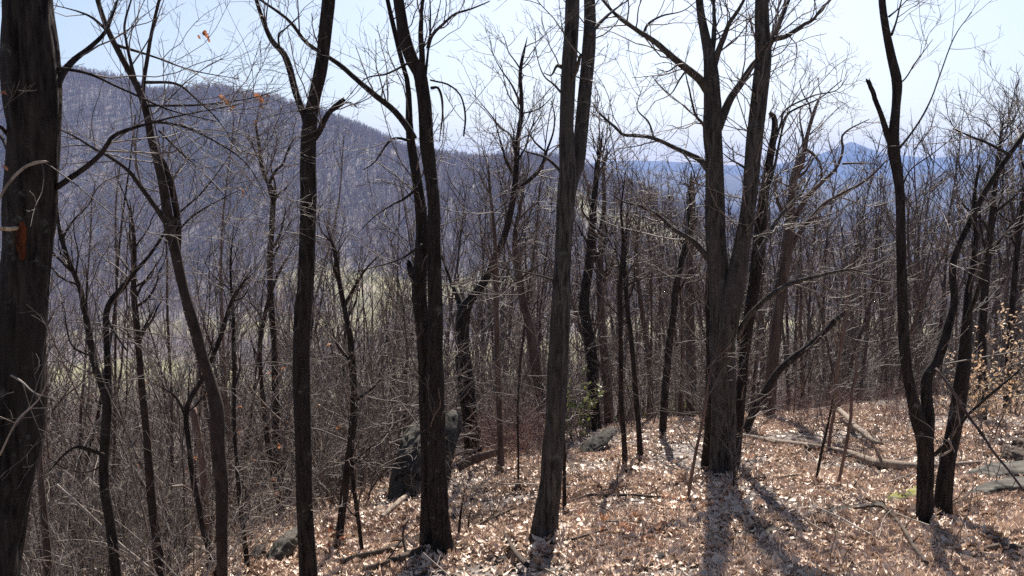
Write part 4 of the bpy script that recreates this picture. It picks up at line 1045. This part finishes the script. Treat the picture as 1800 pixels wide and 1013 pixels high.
leafy("evergreen_bush", "faint green bush among the trunks left of the big oak", "bush", 1168, 0, 30, 3.2, 7, 420, TWIG, needle, .16, 511, .25)
for k, (px, d, h, nl, lab) in enumerate([(572, 8.6, .6, 22, "low shrub with curled brown leaves right of the forked trunk's foot"), (408, 9.5, 2.9, 26, "thin shrub with reddish brown leaf tufts left of the forked trunk")]):
    leafy("leafy_shrub", lab, "shrub", px, 0, d, h, 4, nl, TWIG, [HANG[0]], .07, 520 + k, .25)
print("brush %.1f" % (time.time() - T0))

# ================================================================== ROCKS, LOGS
def rock(name, label, mat, pts, d, depth, seed, rough=.06, bury=.15, zoff=0, cat="rock"):
    """a boulder from its outline, given real depth; pts run round the outline in pixels"""
    P = np.array([at(px, py, d) for px, py in pts])
    c = P.mean(0); out = P - c
    n = 56; out2 = resample(np.vstack([out, out[:1]]), n + 1)[:n]
    prof = [(-1, .30), (-.85, .62), (-.6, .86), (-.3, .97), (0, 1), (.35, .96), (.65, .82), (.88, .55), (1, .25)]
    V = []
    for t, s in prof:
        for k in range(n):
            o = out2[k] * s
            nz = 1 + rough * 2.2 * fbm(np.array(k / n * 9.0), np.array(t * 3.0 + 7), seed, 3) * (0 if False else 1)
            V.append(c + o * nz + np.array([0, t * depth, 0]) + np.array([0, 0.35 * o[2], 0]))
    V = np.array(V); m = len(prof)
    f = [(i * n + k, i * n + (k + 1) % n, (i + 1) * n + (k + 1) % n, (i + 1) * n + k) for i in range(m - 1) for k in range(n)]
    V = np.vstack([V, V[:n].mean(0) - [0, depth * .05, 0], V[-n:].mean(0) + [0, depth * .05, 0]])
    f3 = [(k, n * m, (k + 1) % n) for k in range(n)] + [((m - 1) * n + k, (m - 1) * n + (k + 1) % n, n * m + 1) for k in range(n)]
    b = MB(); b.add(V, f, f3)
    org = np.array([c[0], c[1], ground_z(c[0], c[1])])
    o = b.build(name, mat, None, org)
    sub = o.modifiers.new("sub", 'SUBSURF'); sub.levels = 2; sub.render_levels = 2
    for sz, st in ((.5, .10), (.13, .04)):
        tx = bpy.data.textures.new(name + "_relief", 'CLOUDS'); tx.noise_scale = sz * max(depth, .3); tx.noise_depth = 4; tx.noise_basis = 'VORONOI_F2_F1' if sz == .5 else 'BLENDER_ORIGINAL'
        md = o.modifiers.new("relief", 'DISPLACE'); md.texture = tx; md.strength = st * max(depth, .3) * 2; md.mid_level = .5
    return tag(o, label, cat)

dB = hit(700, 880) + .7
rock("boulder", "large dark leaning boulder behind the twin trunks", ROCKD, [(672, 900), (680, 858), (692, 800), (708, 760), (735, 740), (762, 736), (770, 760), (775, 820), (772, 880), (735, 905)], dB, .75, 61, .05)
rock("boulder", "smaller grey topped boulder leaning against the big one, right of it", ROCKD, [(762, 860), (760, 780), (768, 738), (790, 728), (810, 734), (813, 760), (803, 790), (795, 830), (790, 865)], dB + .35, .45, 62, .04)
dR = hit(1045, 800)
rock("ridge_rock", "long dark rock rising along the crest left of the thin trees", ROCKD, [(985, 835), (1000, 808), (1020, 786), (1045, 768), (1068, 757), (1088, 754), (1084, 764), (1062, 776), (1040, 792), (1014, 822)], dR + .25, .32, 63, .05)
rock("lichened_rock", "pale lichened long rock lying in the leaves at the lower left", ROCK, [(464, 1003), (466, 975), (480, 955), (500, 940), (523, 934), (527, 955), (515, 975), (495, 990), (478, 1005)], hit(495, 985), .3, 64, .06)
rock("rock", "small dark rock left of the pale lichened one", ROCKD, [(436, 985), (442, 965), (458, 958), (468, 968), (466, 985)], hit(452, 985) , .16, 65, .06)
rock("rock", "small grey rock in the leaves beside the grey trunk's foot", ROCK, [(868, 992), (870, 982), (880, 976), (890, 980), (888, 992)], hit(880, 992), .06, 66, .06)
rock("rock", "little flat stone by the right foot of the big oak's shadow", ROCK, [(1125, 1000), (1140, 985), (1165, 972), (1172, 982), (1150, 998)], hit(1148, 992), .06, 67, .06)

def slab(name, label, mat, pts, h, seed, cat="rock"):
    """a flat bedrock slab showing through the leaves: outline on the ground, low domed top"""
    P = np.array([at(px, py, hit(px, py)) for px, py in pts]); c = P.mean(0)
    n = 40; out = resample(np.vstack([P - c, P[:1] - c]), n + 1)[:n]; V = []
    for s, z in ((1.06, -.12), (1.0, .25), (.93, .7), (.75, .95), (.45, 1.0), (.2, 1.0)):
        for k in range(n):
            q = c + out[k] * s * (1 + .16 * float(vn(k / n * 11, s * 2, seed)))
            zz = ground_z(q[0], q[1]); V.append((q[0], q[1], zz + h * z * (1 + .5 * float(vn(q[0] * 3, q[1] * 3, seed)))))
    V.append((c[0], c[1], float(ground_z(c[0], c[1])) + h))
    f = [(i * n + k, i * n + (k + 1) % n, (i + 1) * n + (k + 1) % n, (i + 1) * n + k) for i in range(5) for k in range(n)]
    f3 = [(5 * n + k, 5 * n + (k + 1) % n, 6 * n) for k in range(n)]
    b = MB(); b.add(np.array(V), f, f3); org = np.array([c[0], c[1], float(ground_z(c[0], c[1]))])
    o = b.build(name, mat, None, org)
    sub = o.modifiers.new("sub", 'SUBSURF'); sub.levels = 2; sub.render_levels = 2
    tx = bpy.data.textures.new(name + "_relief", 'CLOUDS'); tx.noise_scale = .25; tx.noise_depth = 4
    md = o.modifiers.new("relief", 'DISPLACE'); md.texture = tx; md.strength = .05; md.mid_level = .5
    return tag(o, label, cat)
SLABS = [[(1688, 838), (1720, 828), (1760, 822), (1850, 818), (1860, 840), (1790, 842), (1740, 846)], [(1682, 878), (1705, 868), (1745, 858), (1790, 848), (1850, 846), (1850, 872), (1770, 872), (1720, 880)],
         [(1548, 886), (1570, 876), (1600, 866), (1625, 860), (1650, 866), (1620, 880), (1585, 888)], [(1440, 908), (1480, 896), (1530, 888), (1590, 886), (1560, 898), (1500, 904), (1465, 912)],
         [(1270, 956), (1290, 944), (1330, 934), (1370, 928), (1350, 944), (1300, 956)]]
slab("rock_slab", "farther flat grey rock slab at the right behind the double stemmed tree", ROCK, SLABS[0], .09, 71)
slab("rock_slab", "nearer flat grey rock slab at the right edge with leaves around it", ROCK, SLABS[1], .10, 72)
slab("rock_slab", "flat rock with bright yellow green moss left of the double stemmed tree", MOSS, SLABS[2], .07, 73)
slab("rock_slab", "low grey rock slab half covered with leaves left of the mossy one", ROCK, SLABS[3], .035, 74)
slab("rock_slab", "small bare rock patch in the big oak's shadow", ROCK, SLABS[4], .025, 75)

WMUL = 1.1
def log(name, label, mat, pts, seed, lift=.0, cat="log", sides=14, relief=.12, off=None, twigs=0):
    rows = []
    for px, py, w in pts:
        d = hit(px, py) if off is None else off
        p = at(px, py, d); r = w * WMUL / 2 / F * d
        rows.append([p[0], p[1], p[2] + r * .75 + lift + .03, r])
    q = resample(np.array(rows), 44)
    q[:, :3] += 0.25 * q[:, 3:4] * np.stack([vn(np.arange(44) * .35, np.zeros(44), seed + c) for c in range(3)], 1)
    b = MB(); b.limb(q[:, :3], q[:, 3], sides, relief, 6, 5, cap=True, seed=seed, jag=q[-1, 3] * 2)
    org = q[0, :3].copy()
    if twigs:
        P = q[None]; s = sprout(P[..., :3], P[..., 3], np.array([1.0]), twigs, .2, 1, 50, (.2, .6), (.3, .5), .003)
        P1, R1 = grow(*s, 6, .2, .05, .4); b.tubes(P1, R1, 4)
    return tag(b.build(name, mat, None, org), label, cat)
log("fallen_log", "long pale fallen log lying behind the reddish sapling and the double stemmed tree", DEADW, [(1300, 772, 8), (1340, 780, 10), (1410, 791, 11), (1460, 800, 12), (1500, 809, 13), (1540, 823, 15), (1580, 830, 16), (1618, 831, 14), (1660, 829, 12), (1720, 822, 9)], 81, sides=18, twigs=9)
log("fallen_branch", "thin broken branch lying beside the far end of the long log", ROTW, [(1302, 768, 6), (1330, 772, 6), (1362, 783, 5)], 82, cat="branch", twigs=3)
log("dead_branch", "twisted pale dead branch behind the long log", DEADW, [(1474, 738, 9), (1488, 752, 9), (1500, 768, 10), (1514, 780, 10), (1532, 795, 8), (1550, 800, 5)], 83, .12, cat="branch", twigs=5)
dl = hit(830, 832)
log("split_log", "short split log with a reddish brown face beside the boulder", BARKR, [(804, 832, 15), (830, 820, 16), (860, 808, 14), (889, 797, 9)], 84, cat="log", off=dl - .2, twigs=0)
log("dead_branch", "white forked dead branch sticking up behind the split log", TWIGP, [(800, 806, 5), (820, 799, 5), (838, 795, 4), (845, 777, 3)], 85, cat="branch", off=dl, twigs=3)
log("fallen_branch", "pale straight fallen branch leaning down left of the twin trunks", DEADW, [(670, 921, 7), (690, 903, 8), (715, 882, 8), (746, 857, 6)], 86, .03, cat="branch")
log("fallen_branch", "dark rotten branch in the pile left of the twin trunks' feet, upper one", ROTW, [(598, 1002, 10), (640, 992, 11), (690, 980, 12), (735, 963, 14), (765, 952, 14)], 87, .03, cat="branch", twigs=4)
log("fallen_branch", "dark rotten branch in the pile left of the twin trunks' feet, lower one", ROTW, [(640, 1015, 11), (690, 1000, 12), (730, 985, 13), (768, 974, 13)], 88, .02, cat="branch", twigs=3)
log("fallen_branch", "dead branch stretching right from the twin trunks' feet", ROTW, [(795, 948, 6), (830, 938, 6), (870, 918, 5), (905, 902, 4)], 89, .02, cat="branch", twigs=4)
log("rotten_wood", "split rotten wood with an orange inside in front of the grey trunk", ROTW, [(887, 950, 5), (895, 972, 9), (909, 995, 9), (926, 1014, 10)], 90, .05, cat="log")
log("fallen_branch", "long dark fallen branch crossing the leaves right of the grey trunk", ROTW, [(985, 897, 5), (1010, 888, 5), (1040, 880, 6), (1075, 882, 6), (1110, 880, 5), (1155, 884, 5), (1205, 884, 4)], 91, .02, cat="branch", twigs=8)
log("fallen_branch", "dark arched dead branch in front of the double stemmed tree", ROTW, [(1500, 910, 3), (1545, 906, 5), (1565, 920, 6), (1582, 940, 6), (1595, 962, 7), (1608, 985, 7), (1628, 1012, 7)], 92, .05, cat="branch", twigs=4)
log("fallen_log", "short dark log in the leaves at the right lower edge", ROTW, [(1728, 978, 10), (1755, 974, 13), (1790, 976, 13), (1830, 978, 11)], 93, cat="log")
log("fallen_branch", "second dark branch at the lower right corner", ROTW, [(1738, 1012, 8), (1780, 1008, 9), (1830, 1006, 8)], 94, cat="branch")
log("fallen_log", "brown fallen log in the thicket between the slim trees at the lower left", BARKR, [(280, 942, 15), (305, 955, 15), (330, 970, 15), (352, 988, 12)], 95, .06, cat="log")
log("fallen_log", "pale broken log pointing at the crooked tree's foot", DEADW, [(300, 1018, 10), (320, 1006, 11), (342, 992, 11), (362, 978, 10)], 96, .05, cat="log")
log("fallen_log", "dark fallen tree stem deep in the thicket at the far lower left", ROTW, [(95, 968, 10), (130, 952, 11), (165, 940, 10), (205, 930, 8)], 97, .15, cat="log", twigs=5)
log("fallen_branch", "pale thin branch slanting through the thicket at the left", TWIGP, [(100, 860, 4), (150, 905, 4), (200, 955, 5), (260, 1005, 5)], 98, .0, cat="branch", off=7.0, twigs=4)
rock("rotten_stump", "dark rotten stump above the rock slab at the right edge", ROTW, [(1762, 822), (1768, 800), (1780, 786), (1796, 790), (1806, 776), (1830, 778), (1835, 824)], hit(1790, 815) + .2, .3, 99, .09, cat="stump")
sticks = []
for k in range(5):
    g = np.random.default_rng(640 + k); b = MB()
    P, R = grow(np.array([[-.3, 0, .012]]), np.array([[1, 0, .02]]), np.array([g.uniform(.5, .9)]), np.array([.007]), 8, .10, 0, .4, g); P[..., 2] = np.abs(P[..., 2]) * .5 + .02; b.tubes(P, R, 5)
    s = sprout(P, R, np.array([.6]), 2, .3, .8, 40, (.3, .6), (.5, .7), .003, g=g); s[1][:, 2] = np.abs(s[1][:, 2]) * .2; P1, R1 = grow(*s, 5, .12, 0, .5, g); b.tubes(P1, R1, 4)
    sticks.append(b.mesh("fallen_stick", [ROTW, DEADW, TWIG, ROTW, TWIGP][k]))
copies("fallen_stick", sticks, scatter(85, (500, 1900), (5.6, 14), lambda x, y: y < crest_y(x) + 1), "small fallen stick lying on the leaf litter", "stick", "fallen sticks on the leaf litter", (.6, 1.8), .06)
seedl = [shrub_mesh(660 + k, TWIG, .8, 2, .2, .55, 3) for k in range(4)]
copies("seedling", seedl, scatter(46, (560, 1900), (6, 15), lambda x, y: y < crest_y(x) + 1), "thin bare seedling growing out of the leaf litter", "sapling", "bare seedlings in the leaf litter", (.5, 1.3))

# ================================================================== LEAF LITTER
n = 330000
y = 4.5 + 16 * rng.random(n) ** .9; x = rng.uniform(-.70, .70, n) * y
dens = np.clip(1.25 - (y - 5) / 22, .25, 1)
pn = fbm(x * .8, y * .8, 91, 3); patch = sstep((pn + .26) / .45)
k = (rng.random(n) < dens * (0.08 + .92 * patch)) & (y < np.array([crest_y(v) for v in x]) + 4)
for S in SLABS:
    pg = np.array([at(px, py, hit(px, py))[:2] for px, py in S]); c = pg.mean(0)
    inside = np.zeros(n, bool); j = len(pg) - 1
    for i in range(len(pg)):
        cond = ((pg[i, 1] > y) != (pg[j, 1] > y)) & (x < (pg[j, 0] - pg[i, 0]) * (y - pg[i, 1]) / (pg[j, 1] - pg[i, 1] + 1e-12) + pg[i, 0])
        inside ^= cond; j = i
    k &= ~(inside & (rng.random(n) < (.82 if S is SLABS[2] else .85 if S is SLABS[0] or S is SLABS[1] else .6)))
x, y = x[k], y[k]; nb = len(x)
for (rx_, ry_, rr_) in ROOTS:                    # drifts against the trunks
    if ry_ < 15:
        m = int(40 + 500 * rr_); aa = rng.uniform(0, 6.28, m); rad = rr_ * 1.0 + np.abs(rng.normal(0, .09 + rr_ * .4, m))
        x = np.concatenate([x, rx_ + np.cos(aa) * rad]); y = np.concatenate([y, ry_ + np.sin(aa) * rad])
z = ground_z(x, y); z[nb:] += .03 + .05 * rng.random(len(x) - nb)
e = .05
nx = -(ground_z(x + e, y) - z) / e; ny = -(ground_z(x, y + e) - z) / e
tilt = .25
rx = np.arctan(-ny) * -1 * -1 + rng.normal(0, tilt, len(x)); ry = np.arctan(nx) + rng.normal(0, tilt, len(x))
lsrc = [leaf_mesh("litter_leaf_%d" % i, LEAF, i < 7, 1.0, 1.3, 40 + i) for i in range(12)]
instancer("leaf_litter", np.stack([x, y, z + rng.uniform(.0, .045, len(x))], 1), np.stack([rx * 0 + rng.normal(0, tilt, len(x)), ry * 0 + rng.normal(0, tilt, len(x)), rng.uniform(0, 6.28, len(x))], 1),
          np.clip(rng.lognormal(-2.55, .30, len(x)), .04, .15), rng.integers(0, 12, len(x)), lsrc, 'dry tan oak leaves covering the ground', 'leaf litter',
          tone=np.clip(.5 + 1.1 * fbm(x * 1.3, y * 1.3, 191, 3), 0, 1))
print("leaves", len(x), "%.1f" % (time.time() - T0))
